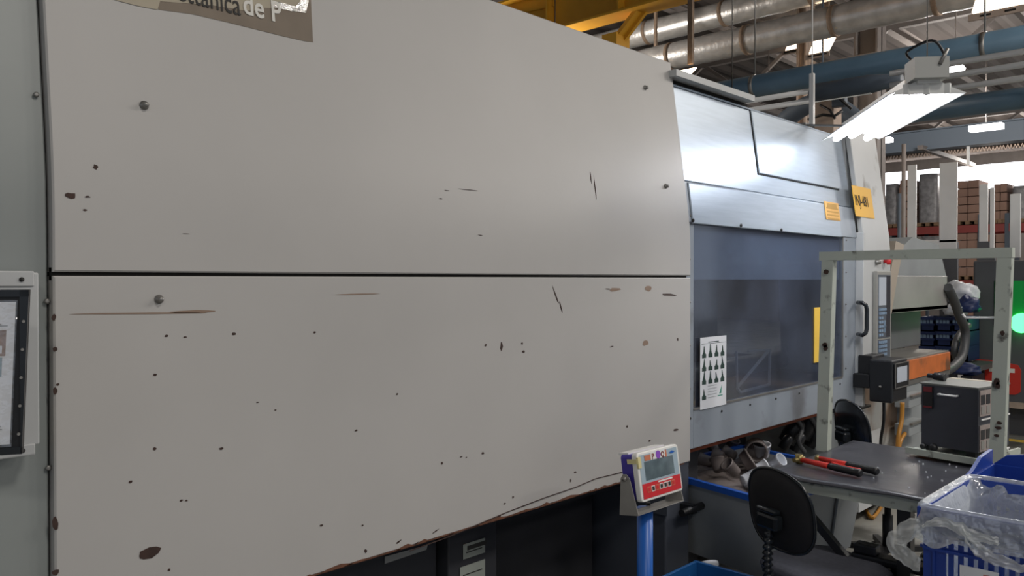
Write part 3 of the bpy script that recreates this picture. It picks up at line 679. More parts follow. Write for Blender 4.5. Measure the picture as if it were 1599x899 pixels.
# control panel
a, c = PY(1361, 560, F-.02), PY(1386, 421, F-.02)
x0, x1, z0, z1 = a.x+.01, c.x-.015, 1.07, 1.655
y = F-.02
B().box((x0, y-.03, z0), (x1, y, z1), .006).build('control_panel', M['frame'], mc); cp = mc.children[-1]
xm = x0 + (x1-x0)*.06; xn = x0 + (x1-x0)*.86
B().box((xm+.01, y-.033, 1.43), (xm+.14, y-.03, 1.615)).build('screen', M['screen'], cp)
B().box((xm+.145, y-.0325, 1.22), (xn+.012, y-.03, 1.625)).build('dark_strip', M['glassd'], cp)
B().box((xm, y-.0318, 1.215), (xn+.014, y-.03, 1.63)).box((xm, y-.0318, 1.085), (xn+.014, y-.03, 1.205)).build('keypad_field', M['keyd'], cp)
b = B()
for r in range(2):
    for q in range(5): b.box((xm+.012+q*.027, y-.036, 1.395-r*.025), (xm+.031+q*.027, y-.031, 1.411-r*.025))
for r in range(5):
    for q in range(2): b.box((xm+.012+q*.04, y-.036, 1.34-r*.028), (xm+.042+q*.04, y-.031, 1.357-r*.028))
b.box((xm+.105, y-.036, 1.25), (xm+.118, y-.031, 1.33)).box((xm+.092, y-.036, 1.283), (xm+.132, y-.031, 1.297))
for r in range(4):
    for q in range(5): b.box((xm+.012+q*.03, y-.036, 1.18-r*.027), (xm+.032+q*.03, y-.031, 1.197-r*.027))
b.build('keys', M['keyb'], cp, kind='stuff')
p = PY(1368, 409, F-.02); B().lathe([(.02, 0), (.02, .01), (.012, .03), (0, .03)], (p.x, y+.0, p.z), Euler((PI/2, 0, 0)).to_matrix(), 14).build('push_button', M['zinc'], mc)
p = PY(1383, 408, F-.02); B().lathe([(.012, 0), (.012, .02), (.024, .022), (.024, .04), (0, .044)], (p.x-.03, y+.0, p.z), Euler((PI/2, 0, 0)).to_matrix(), 14).build('stop_button', M['redface'], mc, label='red mushroom stop button')

# ---- body, bed and base
b = B(); b.box((-2.5, F+.2, .8), (3.25, 3.8, 2.5)); b.build('clamp_housing', M['dark'], mc)
b = B().box((3.25, 3.5, .5), (5.4, 3.55, 2.5)).box((3.25, 2.1, .5), (3.27, 3.5, 2.5)); b.build('mould_space_wall', M['dark2'], mc)
B().box((3.3, F+.045, 1.60), (5.1, F+.05, 1.99)).build('pane_reflection_sheet', mat('pale_blue_pane_reflection', '#b9c6dc', .5, var=.12, scale=2), mc)  # pale sheet imitating the hall's bright reflection in the upper pane
for yy, z in ((2.55, 1.05), (2.55, 1.75), (3.3, 1.05), (3.3, 1.75)): B().tube([(3.27, yy, z), (5.4, yy, z)], .06, 14).build('tie_bar', M['zinc'], mc)
B().box((3.7, 2.45, .85), (4.0, 3.45, 1.6), .01).build('moving_platen', M['dark2'], mc)
B().box((4.35, 2.6, .95), (4.6, 3.3, 1.6), .01).build('mould', M['rod'] if False else M['oldpaint'], mc)
a, c = PY(1266, 566, F+.045), PY(1283, 479, F+.045)
B().box((a.x, F+.023, a.z), (c.x, F+.0285, c.z), .001).build('yellow_post', mat('yellow_guard_post', '#e8bf4c', .5), mc, label='yellow strip on the window')
q = [PY(*r_, 2.25) for r_ in ((1151, 605), (1202, 545), (1201, 600), (1156, 612))]
b = B()
for i in range(4): b.bar(q[i], q[(i+1) % 4], .012, .012)
b.bar(q[1], PY(1168, 548, 2.25), .01, .01); b.bar(q[0], PY(1150, 548, 2.25), .01, .01)
b.build('wire_guard', M['cup'], mc)
bd = B().box((3.25, 2.75, .42), (6.1, 3.7, .62)); bd.build('bed_beam', M['dark'], mc)
# light bed under the column and the injection unit
b = B().box((5.25, F+.03, .1), (6.15, 3.6, .985), .01); b.build('bed', M['oldpaint'], mc, label='oil-stained grey bed under the control column')
B().box((6.10, F+.0, .1), (7.17, 3.5, .84), .008).build('injection_bed', M['bed'], mc)
B().box((6.10, F-.02, .88), (7.17, F+.0, 1.02), .004).build('orange_band', M['orange'], mc, label='orange painted band with worn corners')
B().box((5.9, F-.01, .84), (7.19, 3.4, .88)).box((6.0, F-.0, 1.0), (7.19, 2.5, 1.03), .004).box((6.1, F+.01, .87), (7.17, 3.3, 1.0)).build('slide_plate', M['zinc'], mc)
a, c = PY(1382, 546, 2.35), PY(1438, 487, 2.35)
B().box((a.x, 2.35, 1.03), (c.x, 3.2, PY(1438, 487, 2.35).z+.06), .008).build('injection_unit', mat('mid_grey_unit_paint', '#6b6d70', .5, var=.05), mc)
a = PY(1390, 487, 2.15); c = PY(1480, 431, 2.15)
B().box((a.x, 2.15, a.z-.01), (c.x, 2.18, c.z), .003).box((a.x, 2.15, a.z-.01), (c.x, 2.9, a.z+.02)).box((c.x-.02, 2.15, a.z), (c.x, 2.9, c.z)).build('barrel_cover', M['steel'], mc, label='bright steel barrel cover')
q = [PY(1384, 487, 2.14), PY(1390, 487, 2.14), PY(1402, 428, 2.14), PY(1412, 376, 2.2), PY(1405, 376, 2.2)]
B().prism([PY(*r_, 2.13) for r_ in ((1384, 490), (1392, 490), (1402, 430), (1412, 382), (1399, 376), (1390, 430))], (0, .5, 0)).build('cover_cheek', mat('tan_grey_cheek', '#a59a8c', .55), mc)
B().prism([PY(*r_, 2.3) for r_ in ((1398, 432), (1412, 382), (1425, 370), (1466, 382), (1478, 432))], (0, .5, 0)).build('hopper_cover', M['bed'], mc)
# hoses
hs = [PY(*r_, 2.12) for r_ in ((1480, 448), (1490, 470), (1499, 495), (1507, 515), (1506, 540), (1500, 560), (1487, 574), (1474, 582), (1476, 596))]
def smooth(pts, n=6):
    out = []
    for i in range(len(pts)-1):
        p0, p1, p2, p3 = pts[max(i-1, 0)], pts[i], pts[i+1], pts[min(i+2, len(pts)-1)]
        for k in range(n):
            t = k/n; out.append(.5*((2*p1)+(p2-p0)*t+(2*p0-5*p1+4*p2-p3)*t*t+(3*p1-p0-3*p2+p3)*t**3))
    out.append(pts[-1]); return out
sm = smooth(hs, 8); B().tube(sm, [.038*(1+.06*(i % 2)) for i in range(len(sm))], 10).build('hose', M['hose'], mc)
hs = [PY(*r_, 2.2) for r_ in ((1512, 508), (1500, 520), (1492, 535), (1491, 552), (1496, 566))]; sm = smooth(hs, 8)
B().tube(sm, .03, 10).build('hose', M['hose'], mc)
sm = smooth([PY(*r_, 1.93) for r_ in ((1409, 628), (1408, 655), (1403, 680), (1401, 715))]); B().tube(sm, .015, 8).build('hose', M['amber'], mc)
sm = smooth([PY(*r_, 1.93) for r_ in ((1421, 668), (1412, 678), (1405, 692), (1402, 715))]); B().tube(sm, .014, 8).build('hose', M['amber'], mc)
sm = smooth([PY(*r_, 1.98) for r_ in ((1316, 636), (1317, 650), (1318, 680))]); B().tube(sm, .025, 8).build('hose', M['amber'], mc)
for ya, yb in ((614, 638), (656, 682)):
    a, c = PY(1420, yb, 1.9), PY(1440, ya, 1.9)
    B().box((a.x, 1.9, a.z), (c.x+.1, 2.0, c.z), .006).build('junction_box', M['bed'], mc); jb = mc.children[-1]
    B().box((a.x, 1.88, c.z), (c.x+.06, 1.9, c.z+.012)).bar((c.x-.02, 1.89, c.z-.01), (c.x-.02, 1.89, a.z), .012, .012).build('latch', M['zinc'], jb)
# dark base under the big panels
B().box((-2.4, 2.5, 0), (3.2, 3.7, .8)).box((-2.3, 2.3, .62), (3.2, 3.7, .8)).build('base_frame', M['dark'], mc)
a, c = PY(700, 850, 2.18), PY(776, 850, 2.18)
B().box((a.x, 2.18, 0), (c.x, 2.5, .80), .006).build('base_cabinet', M['dark'], mc)
a2 = PY(590, 850, 2.12); B().box((a2.x-1.6, 2.22, 0), (a.x-.02, 2.5, .80), .006).build('base_cabinet', M['dark'], mc)
a, c = PY(1040, 800, 2.12), PY(1076, 800, 2.12)
B().box((a.x, 2.12, 0), (c.x, 2.9, .78), .008).build('pedestal', M['dark2'], mc, label='blue-grey pedestal')
B().box((a.x+.05, 2.18, 0), (PY(1096, 800, 2.16).x, 2.8, .76), .008).build('pedestal_side', M['dark'], mc)
p = PY(1085, 795, 2.05); B().tube([(p.x-.1, 2.06, p.z), (p.x+.08, 2.06, p.z)], .018, 8).box((p.x-.02, 2.05, p.z-.02), (p.x+.02, 2.17, p.z+.02)).build('lever', M['black'], mc)
# clutter of valves and hoses under the door's far end
b = B()
for px, py, r_, h in ((1238, 672, .05, .16), (1246, 690, .03, .12), (1262, 660, .06, .2), (1272, 682, .035, .14), (1228, 690, .03, .09)):
    p = PY(px, py, 2.2); b.lathe([(r_, -h/2), (r_, h/2-.02), (r_*.6, h/2), (0, h/2)], p, Euler((.4, .3, 0)).to_matrix(), 12)
b.build('hydraulic_valves', M['black2'], mc, kind='stuff')
for pts in (((1240, 650), (1252, 668), (1247, 690), (1256, 705)), ((1262, 645), (1275, 668), (1282, 700)), ((1300, 650), (1302, 680), (1304, 700))):
    B().tube(smooth([PY(*q, 2.14) for q in pts]), .014, 8).build('hose', M['hose'], mc)
a, c = PY(1297, 705, 2.1), PY(1318, 640, 2.1); B().box((a.x, 2.1, .1), (c.x, 2.4, c.z)).build('manifold', M['bed'], mc)

# stickers and plates fixed to the dark base
def base_label(pxs, y, m, name, label, lines=0):
    t = root(name, PY(*pxs[0], y), label, 'label')
    P = [PY(*q, y) for q in pxs]; B().prism(P, (0, .001, 0)).build('plate', m, t)
    if lines:
        b = B(); zt2 = max(p.z for p in P); x0, x1 = min(p.x for p in P)+.02, max(p.x for p in P)-.02; zb2 = min(p.z for p in P)
        z = zt2-.04
        while z > zb2+.04: b.box((x0, y-.0012, z), (x1, y-.0004, z+.004)); z -= lines
        b.build('print_lines', M['ink'], t, kind='stuff')
    return t
gp = mat('dim_grey_plate', '#8d938c', .6, var=.05)
a, c = PY(722, 846, 2.18), PY(757, 870, 2.18)
def rectlab(pa, pb, y, m, name, label, lines): 
    x0, x1 = PY(pa[0], pa[1], y).x, PY(pb[0], pb[1], y).x; z1, z0 = PY(pa[0], pa[1], y).z, PY(pb[0], pb[1], y).z
    t = root(name, (x0, y, z0), label, 'label'); B().box((x0, y-.001, z0), (x1, y, z1)).build('plate', m, t)
    b = B(); z = z1-.035
    while z > z0+.01: b.box((x0+.015, y-.0018, z), (x1-.015, y-.001, z+.004)); z -= lines
    b.build('print_lines', M['ink'], t, kind='stuff'); return t, x0, x1, z0, z1
t, x0, x1, z0, z1 = rectlab((723, 850), (757, 862), 2.178, gp, 'rating_plate', 'grey rating plate on the dark base, upper of two', .022)
text('SANDRETTO', .022, M['ink'], t, face_y((x0+.02, 2.1765, z1-.022)), sx=.7, bold=.0006) if False else B().box((x0+.02, 2.1762, z1-.026), (x0+.12, 2.177, z1-.01)).build('heading', M['ink'], t)
rectlab((718, 886), (757, 912), 2.178, gp, 'rating_plate', 'larger grey rating plate on the dark base, lower of two', .03)
P = [(601, 869), (601, 880), (666, 858), (668, 850)]
t = base_label(P, 2.215, mat('dim_white_sticker', '#9b9c98', .5), 'torn_label', 'torn white strip label under the lower panel edge')

# ================================================================== THINGS ON AND AROUND THE MACHINE
# instruction sheet stuck on the door
t = root('instruction_sheet', (3.4, F, 1.0), 'white sheet with rows of dark green hand figures stuck on the door window', 'poster')
a, c = PY(1093, 634, F+.018), PY(1134, 524, F+.018)
x0, x1, z0, z1, y = a.x, c.x, .985, 1.325, F+.018
B().box((x0, y-.001, z0), (x1, y, z1)).build('paper', M['paper'], t)
b = B(); w = (x1-x0); h = (z1-z0); yy = y-.0016
b.box((x0+.01, yy, z1-.032), (x1-.008, yy+.0004, z1-.030)); b.box((x0+w*.3, yy, z1-.026), (x0+w*.7, yy+.0004, z1-.022))
rr = random.Random(11)
for r_ in range(4):
    for q in range(4 if r_ < 3 else 1):
        cx = x0 + w*(.14 + .235*q); zb_ = z1 - h*(.27+.185*r_) - (.01 if r_ == 3 else 0)
        b.box((cx-w*.075, yy, zb_-.006), (cx+w*.075, yy+.0004, zb_+.012))
        hh = rr.uniform(.028, .05); lx = rr.uniform(-.006, .006)
        b.prism([(cx-w*.06, yy, zb_+.012), (cx-w*.03, yy, zb_+hh*.6), (cx+lx-.003, yy, zb_+.012+hh), (cx+lx+.003, yy, zb_+.012+hh), (cx+w*.035, yy, zb_+hh*.5), (cx+w*.06, yy, zb_+.012)], (0, .0004, 0))
for k in range(5): b.box((x0+w*.28, yy, z0+.105-k*.014), (x0+w*.62, yy+.0004, z0+.1065-k*.014))
b.build('printed_figures', M['greenink'], t, kind='stuff')
b = B().prism([(x0+w*.72, yy, z0+.06), (x0+w*.82, yy, z0+.10), (x0+w*.8, yy, z0+.06)], (0, .0004, 0)).box((x0+w*.66, yy, z0+.048), (x0+w*.85, yy+.0004, z0+.053)); b.build('small_emblem', M['gcrate'], t)

# small black touch display on the column
hx0, hy0 = 4.78, 1.78
hm = root('display_box', (hx0, hy0, .9), 'small black display box with grey screen below the control panel', 'display')
a = PY(1393, 640, hy0); c = PY(1417, 566, hy0); hx0, hx1 = a.x, c.x; z0, z1 = .835, 1.10
B().box((hx0, hy0, z0), (hx1, hy0+.14, z1), .01).build('case', M['black2'], hm)
B().box((hx0+.02, hy0-.012, z0+.09), (hx1-.01, hy0+.002, z1-.02), .004).build('bezel', M['black'], hm)
B().box((hx0+.018, hy0-.0135, z0+.088), (hx1-.008, hy0-.012, z0+.094)).box((hx0+.018, hy0-.0135, z1-.024), (hx1-.008, hy0-.012, z1-.018)).box((hx0+.018, hy0-.0135, z0+.09), (hx0+.024, hy0-.012, z1-.02)).box((hx1-.014, hy0-.0135, z0+.09), (hx1-.008, hy0-.012, z1-.02)).build('silver_edge', M['zinc'], hm)
B().box((hx0+.05, hy0-.0135, z0+.125), (hx1-.045, hy0-.012, z1-.045)).build('screen', M['screen'], hm)
B().box((hx0+.0, hy0+.14, z0+.08), (hx1-.1, F+.02, z0+.17), .006).box((hx0+.03, hy0+.13, z1-.1), (hx1-.03, F+.0, z1+.02), .006).build('mounting_arm', M['black'], hm)
B().lathe([(.008, 0), (.008, .012), (0, .014)], (hx0, hy0+.07, z0+.1), Euler((0, -PI/2, 0)).to_matrix(), 8).build('screw', M['zinc'], hm)
B().tube(smooth([Vector((hx0+.06, hy0+.07, z0+.01)), Vector((hx0+.06, hy0+.07, z0-.12)), Vector((hx0+.1, hy0+.1, z0-.24)), Vector((hx0+.2, hy0+.14, z0-.36)), Vector((hx0+.22, hy0+.16, z0-.6))]), .010, 8).build('cable', M['cable'], hm)

# document holder and cable enclosure at the left edge
en = root('wall_enclosure', (.45, 1.97, 1.2), 'slim light grey enclosure behind the document frame', 'box')
EX = PY(62, 600, F-.05).x; B().box((.25, F-.05, 1.245), (EX, F+.02, 1.615), .004).build('body', M['panel2'], en)
B().box((.33, F-.055, 1.585), (EX-.01, F+.02, 1.618), .003).build('flange', M['panel2'], en)
B().box((EX-.1, F-.055, 1.225), (EX-.01, F+.02, 1.25), .003).build('flange', M['panel2'], en)
for z in (1.60, 1.238): B().lathe([(.005, 0), (.005, .003), (0, .005)], (EX-.035, F-.055, z), Euler((PI/2, 0, 0)).to_matrix(), 8).build('screw', M['ink'], en)
dh = root('document_frame', (.4, 1.83, 1.25), 'black framed plastic document holder with printed sheet, left edge', 'document holder')
P1 = PY(46, 455, 1.80); R0 = Vector((P1.x, 1.80, 0)); ax = Vector((-.86, .42, 0)).normalized(); nn = Vector((-ax.y, ax.x, 0)); nn = nn if nn.y < 0 else -nn
FW, z0, z1 = .27, 1.258, 1.580
def fr(u, z, o=0.0): return R0 + ax*u + nn*o + Vector((0, 0, z))
lean_r = lambda z: .014 * (z1 - z) / (z1 - z0)
def rect(u0, u1, za, zb, o, th, b): return b.prism([fr(u0+lean_r(za), za, o), fr(u1, za, o), fr(u1, zb, o), fr(u0+lean_r(zb), zb, o)], -nn*th)
rect(0, FW, z0, z1, 0, .012, B()).build('backing', M['black'], dh)
b = B(); rect(0, FW, z1-.014, z1, .006, .006, b); rect(0, FW, z0, z0+.014, .006, .006, b); rect(0, .016, z0, z1, .006, .006, b); rect(FW-.016, FW, z0, z1, .006, .006, b); b.build('frame_rim', M['gloss'], dh)
pz1, pz0 = z1-.024, z0+.02
rect(.022, FW-.02, pz0, pz1, .002, .001, B()).build('printed_sheet', M['paper'], dh)
b = B(); rect(.036, .2, pz1-.105, pz1-.055, .0028, .0004, b); b.build('colour_photo', M['photo'], dh)
b = B(); rect(.042, .058, pz1-.1, pz1-.085, .0034, .0004, b); rect(.062, .08, pz1-.09, pz1-.07, .0034, .0004, b); b.build('photo_detail', M['cup'], dh)
b = B(); rect(.041, .2, pz1-.145, pz1-.108, .0028, .0004, b); b.build('blue_photo', M['photo2'], dh)
b = B()
for u0, u1, dz in ((.055, .2, .03), (.045, .2, .043), (.034, .2, .046), (.05, .1, .216), (.044, .2, .226), (.042, .09, .234), (.038, .1, .242), (.036, .2, .248)): rect(u0, u1, pz1-dz-.0012, pz1-dz, .0028, .0004, b)
b.build('print_lines', M['ink'], dh, kind='stuff')
rect(.018, FW-.018, pz0-.004, pz1+.004, .008, .0006, B()).build('plastic_sleeve', clear('glossy_sleeve', '#ffffff', .08, .04, .15, bump=.5, bscale=30), dh)
for i in range(5): B().lathe([(.003, 0), (.003, .002)], fr(.007+lean_r(z0+.04+i*.055), z0+.04+i*.055, .007), Euler((PI/2, 0, 0)).to_matrix(), 8).build('rivet', M['zinc'], dh)
B().box((.40, F-.1, 1.35), (.5, F-.05, 1.5)).build('hinge_block', M['black'], dh)
tag(B().box((.34, F-.05, 1.215), (.43, F+.0, 1.26), .006).build('cable_clip', M['white']), 'small cream block under the document frame', 'block')

# weighing indicator on its blue pole
wi = root('weighing_indicator', (2.32, 1.55, 0), 'white and red weighing scale indicator on a blue pole', 'scale')
T = Matrix.Translation((2.312, 1.52, .958)) @ Matrix.Rotation(rad(-2), 4, 'Z') @ Matrix.Rotation(rad(-9), 4, 'X')
def lo(b, name, m, parent=wi, **k):
    bmesh.ops.transform(b.bm, matrix=T, verts=b.bm.verts); return b.build(name, m, parent, **k)
Wd, Hd = .232, .158
b = B(); b.prism([(x, 0, z) for x, z in rrect(Wd, Hd, .012)], (0, .022, 0)); o = lo(b, 'front_case', M['white'], bevel=.003)
b = B(); b.prism([(x, .022, z) for x, z in rrect(Wd-.012, Hd-.01, .012)], (0, .05, 0)); lo(b, 'rear_case', M['purple'], bevel=.003, label='violet rear half')
b = B().box((-.1, .045, Hd/2-.008), (.1, .085, Hd/2)); lo(b, 'top_ledge', M['white'])
b = B(); b.prism([(x, -.0012, z+.0) for x, z in rrect(Wd-.02, Hd-.018, .005)], (0, .0012, 0)); lo(b, 'fascia', M['lblue'], parent=wi)
b = B().box((-.106, -.0022, -.07), (.106, -.001, -.022)); lo(b, 'key_field', M['redface'], label='red key field')
b = B().box((-.082, -.0024, -.014), (.078, -.001, .046)); lo(b, 'display', M['lcd'])
b = B().box((-.045, -.003, .048), (.035, -.001, .069)); lo(b, 'brand_plate', M['white'])
b = B().box((-.078, -.003, .049), (-.047, -.001, .066)).box((.036, -.003, .046), (.044, -.001, .069)); lo(b, 'orange_print', M['logoo'])
text('P', .026, M['logor'], wi, T @ face_y((-.040, -.0034, .049)), sx=1.0, bold=.0006); text('Q', .024, M['logor'], wi, T @ face_y((.010, -.0034, .050)), sx=1.0, bold=.0006)
b = B().lathe([(.013, 0), (.013, .001)], (-.004, -.003, .060), Euler((PI/2, 0, 0)).to_matrix(), 20).prism([(-.01, -.0036, .052), (.002, -.0036, .052), (-.002, -.0036, .044)], (0, .0004, 0)); lo(b, 'round_emblem', M['logo'])
b = B().prism([(.058, -.003, .056), (.075, -.003, .062), (.092, -.003, .056), (.075, -.003, .052)], (0, .001, 0)); lo(b, 'small_emblem', M['blue'])
b = B().box((-.02, -.003, -.029), (.06, -.002, -.024)); lo(b, 'white_line', M['white'])
for i in range(7):
    x = -.074 + i*.0225
    b = B().box((x-.009, -.0034, -.052), (x+.009, -.0022, -.034)); k = lo(b, 'key', M['white'] if i not in (0, 2, 6) else M['logoo'])
    b = B().box((x-.0065, -.0040, -.0495), (x+.0065, -.0034, -.0365)); bmesh.ops.transform(b.bm, matrix=T, verts=b.bm.verts); b.build('key_symbol', M['ink'] if i not in (0, 2, 6) else M['redface'], k)
b = B().box((-.116, -.004, .03), (-.1, .003, .066)).box((-.118, .0, .045), (-.114, .04, .06)); lo(b, 'tape', M['tape'])
for s in (-1, 1):
    b = B(); x = s*(Wd/2+.010)
    b.prism([(x, .012, -.115), (x, .088, -.115), (x, .066, .0), (x, .055, .014), (x, .042, .014), (x, .030, .0)], (.003*s, 0, 0)); lo(b, 'bracket_cheek', M['rod'])
    b = B().lathe([(.009, 0), (.009, .006), (0, .009)], (x+.003*s, .049, 0), Euler((0, s*PI/2, 0)).to_matrix(), 12); lo(b, 'bracket_knob', M['zinc'])
b = B().box((-Wd/2-.013, .012, -.118), (Wd/2+.013, .088, -.115)); lo(b, 'bracket_base', M['rod'])
xc, yc = 2.304, 1.575
B().tube([(xc, yc, .03), (xc, yc, .832)], .027, 18).build('pole', M['blue'], wi)
B().tube([(xc+.034, yc+.01, .03), (xc+.034, yc+.01, .84)], .008, 8).build('signal_cable', M['cable'], wi)
B().box((xc-.2, yc-.17, 0), (xc+.2, yc+.17, .03), .006).build('base_plate', M['rod'], wi)

# fluorescent lamp over the bench
A, Bp = Vector((3.86, 1.166, 2.455)), Vector((4.82, 1.87, 2.455))
fl_ = root('fluorescent_lamp', (A+Bp)/2, 'bright white fluorescent lamp with open reflector above the workbench', 'lamp')
d = (Bp-A).normalized(); sd = Vector((-d.y, d.x, 0)); up = Vector((0, 0, 1))
def sec(pts, p, q, b): return b.prism([p + sd*u + up*v for u, v in pts], q-p)
sec([(-.045, .055), (.045, .055), (.045, .0), (-.045, .0)], A-d*.02, Bp+d*.02, B()).build('housing', M['lampw'], fl_)
for s in (-1, 1):
    sec([(s*.04, .004), (s*.16, -.045), (s*.162, -.041), (s*.042, .010)], A, Bp, B()).build('reflector_wing', M['lampw'], fl_)
sec([(-.15, -.044), (.15, -.044), (.05, .012), (-.05, .012)], A-d*.004, A, B()).build('end_plate', M['lampw'], fl_)
sec([(-.07, .015), (.07, .015), (.07, .105), (-.07, .105)], A-d*.06, A+d*.07, B()).build('ballast_box', mat('pale_ballast_box', '#a9aaa6', .5), fl_)
for s in (-1, 0, 1):
    tb = B().tube([A + sd*s*.085 + up*(-.028 + (.006 if s == 0 else -.01)) + d*.02, Bp + sd*s*.085 + up*(-.028 + (.006 if s == 0 else -.01)) - d*.02], .018, 10).build('tube', M['tube'], fl_)
    B().box(A + sd*s*.085 + up*-.045 - Vector((.012, .012, 0)), A + sd*s*.085 + up*.0 + Vector((.012, .012, 0))).build('tube_holder', M['lampw'], fl_)
B().tube(smooth([A + sd*.06 + up*.1, A + sd*.05 + up*.17 + d*.1, A - sd*.02 + up*.19, A - sd*.07 + up*.13, A - sd*.075 + up*.10]), .006, 7).build('power_cord', M['cable'], fl_)
B().tube([A - sd*.03 + up*.07 - d*.065, A - sd*.06 + up*.135 - d*.065], .008, 7).build('screw_eye', M['zinc'], fl_)
B().bar(Bp + up*.03 - d*.04, Vector((Bp.x-.02, 2.14, 2.53)), .03, .01).bar(Vector((Bp.x-.02, 2.12, 2.53)), Vector((Bp.x-.02, 2.25, 2.53)), .05, .02).build('support_arm', M['zinc'], fl_)
B().tube([A + up*.1, A + up*.9 + Vector((0, 0, 0)), Vector((A.x, A.y, HZ-.05))], .003, 6).build('hanger_wire', M['zinc'], fl_)

# ================================================================== WORKBENCH
bx0, bx1, by0, by1, bz = 3.30, 4.22, .30, 1.62, .77
wb = root('workbench', ((bx0+bx1)/2, (by0+by1)/2, 0), 'pale green-grey steel workbench with a tall frame above the black mat', 'workbench')
B().box((bx0, by0, bz-.055), (bx0+.035, by1, bz)).build('front_rail', M['bench'], wb); B().box((bx1-.035, by0, bz-.055), (bx1, by1, bz)).build('rear_rail', M['bench'], wb)
B().box((bx0, by1-.035, bz-.055), (bx1, by1, bz)).build('side_rail', M['bench'], wb); B().box((bx0, by0, bz-.055), (bx1, by0+.035, bz)).build('side_rail', M['bench'], wb)
B().box((bx0+.035, by0+.035, bz-.01), (bx1-.035, by1-.035, bz)).build('table_top', M['bench'], wb)
for x, y in ((3.35, 1.08), (4.17, 1.08), (3.35, .34), (4.17, .34)): B().box((x-.025, y-.025, 0), (x+.025, y+.025, bz-.055)).build('leg', M['black2'], wb)
B().bar((3.36, 1.56, bz-.07), (3.36, 1.105, .26), .03, .03).build('brace', M['black2'], wb); B().bar((4.16, 1.56, bz-.07), (4.16, 1.105, .26), .03, .03).build('brace', M['black2'], wb)
B().box((3.31, 1.56, .64), (3.36, 1.61, bz-.055)).build('corner_bracket', M['bench'], wb)
# tall frame: two posts and a top rail
pl0, pl1 = PX(1286, 690, 3.92), PX(1295, 395, 3.92); pr0, pr1 = PX(1557, 715, 3.92), PX(1570, 392, 3.92); zt3 = PX(1295, 393, 3.92).z
B().bar((3.92, pl0.y, bz), (3.92, pl1.y, zt3-.042), .055, .048).build('post', M['bench'], wb)
B().bar((3.92, pr0.y, bz), (3.92, pr1.y-.0, zt3-.042), .055, .048).build('post', M['bench'], wb)
B().box((3.895, pr1.y-.03, zt3-.042), (3.945, pl1.y+.04, zt3)).build('top_rail', M['bench'], wb)
b = B()
for px, py in ((1290, 424), (1288, 538), (1289, 543), (1565, 520), (1556, 595), (1558, 602), (1559, 668), (1556, 680), (1560, 660)):
    p = PX(px, py, 3.888); r2 = random.Random(px+py); w, h = r2.uniform(.01, .018), r2.uniform(.006, .02)
    b.prism([(3.888, p.y-w*math.cos(a_)*r2.uniform(.6, 1), p.z+h*math.sin(a_)*r2.uniform(.6, 1)) for a_ in [2*PI*k/7 for k in range(7)]], (.001, 0, 0))
b.build('worn_patches', M['chip'], wb, kind='stuff')
sp = PX(1556, 497, 3.92); sq = PX(1507, 495, 3.92)
B().tube(smooth([PX(1503, 490, 3.92), PX(1507, 495, 3.92), PX(1515, 496, 3.92), PX(1555, 496, 3.92)]), .005, 7).build('wire_hook', M['conduit'], wb)
# black rubber mat draped over the edge
def matf(u, v):
    x = bx0-.012 + (bx1+.02-bx0)*u; y = by0-.02 + (by1+.02-by0)*v
    e = noise.noise(Vector((x*2.5, y*4, 0)))*.006 + noise.noise(Vector((x*9, y*9, 3)))*.002
    wv = .012*noise.noise(Vector((y*5, 1.7, 0))) if u < .02 else 0
    return (x - abs(wv)*1.5, y, bz + .0065 + max(-.003, e) - (.012 + wv if u < .02 else 0))
tag(B().grid(matf, 40, 50).build('rubber_mat', M['mat_'], solid=.004), 'worn black rubber mat lying on the workbench', 'mat')
TZ = bz+.012
# two red and black hand tools
def hammer(p, q, label, ring=False):
    p, q = PZ(*p, TZ+.015), PZ(*q, TZ+.015); t = root('hand_tool', (p+q)/2, label, 'tool'); d = (q-p).normalized(); L = (q-p).length; s = d.cross(Vector((0, 0, 1)))
    if not ring:
        B().tube([p - s*.0 + Vector((0, 0, -.016)) , p + Vector((0, 0, .022))], .017, 16).tube([p - s*.03, p + s*.035], [.012, .010], 12).build('head', M['brass'], t)
    else:
        B().tube([p - d*.02 - s*.02, p + s*.02 + d*.01], [.011, .009], 10).build('head', M['brass'], t)
    B().tube([p + d*.01, p + d*L*.45, p + d*L*.52], [.011, .013, .013], 12).build('shaft', M['red'], t, label='red shaft')
    B().tube([p + d*L*.5, p + d*L*.55, p + d*L*.93, p + d*L*.97, p + d*L], [.013, .015, .016, .018, .012], 12).build('grip', M['black'], t, label='black rubber grip')
    if ring:
        m = p + d*L*.28
        pts = [m + s*.012, m + d*.06 + s*.026, m + d*.12 + s*.026, m + d*.145 + s*.01, m + d*.13 - s*.004]; B().tube(smooth([v + Vector((0, 0, -.004)) for v in pts]), .006, 8).build('loop', M['red'], t)
hammer((1248, 717), (1345, 739), 'red-shafted hammer with brass head and black grip, nearer of two')
hammer((1277, 715), (1371, 736), 'red tool with a loop and black grip, behind the brass hammer', True)
rr = random.Random(2); b = B()
for k in range(26):
    x, y = rr.uniform(3.34, 4.0), rr.uniform(.85, 1.3); s = rr.uniform(.002, .005); b.box((x, y, TZ-.006), (x+s, y+s*1.5, TZ+.001), rot=(0, 0, rr.uniform(0, 3)))
tag(b.build('plastic_crumbs', M['cup']), 'white plastic crumbs scattered over the black mat', 'crumbs', kind='stuff')

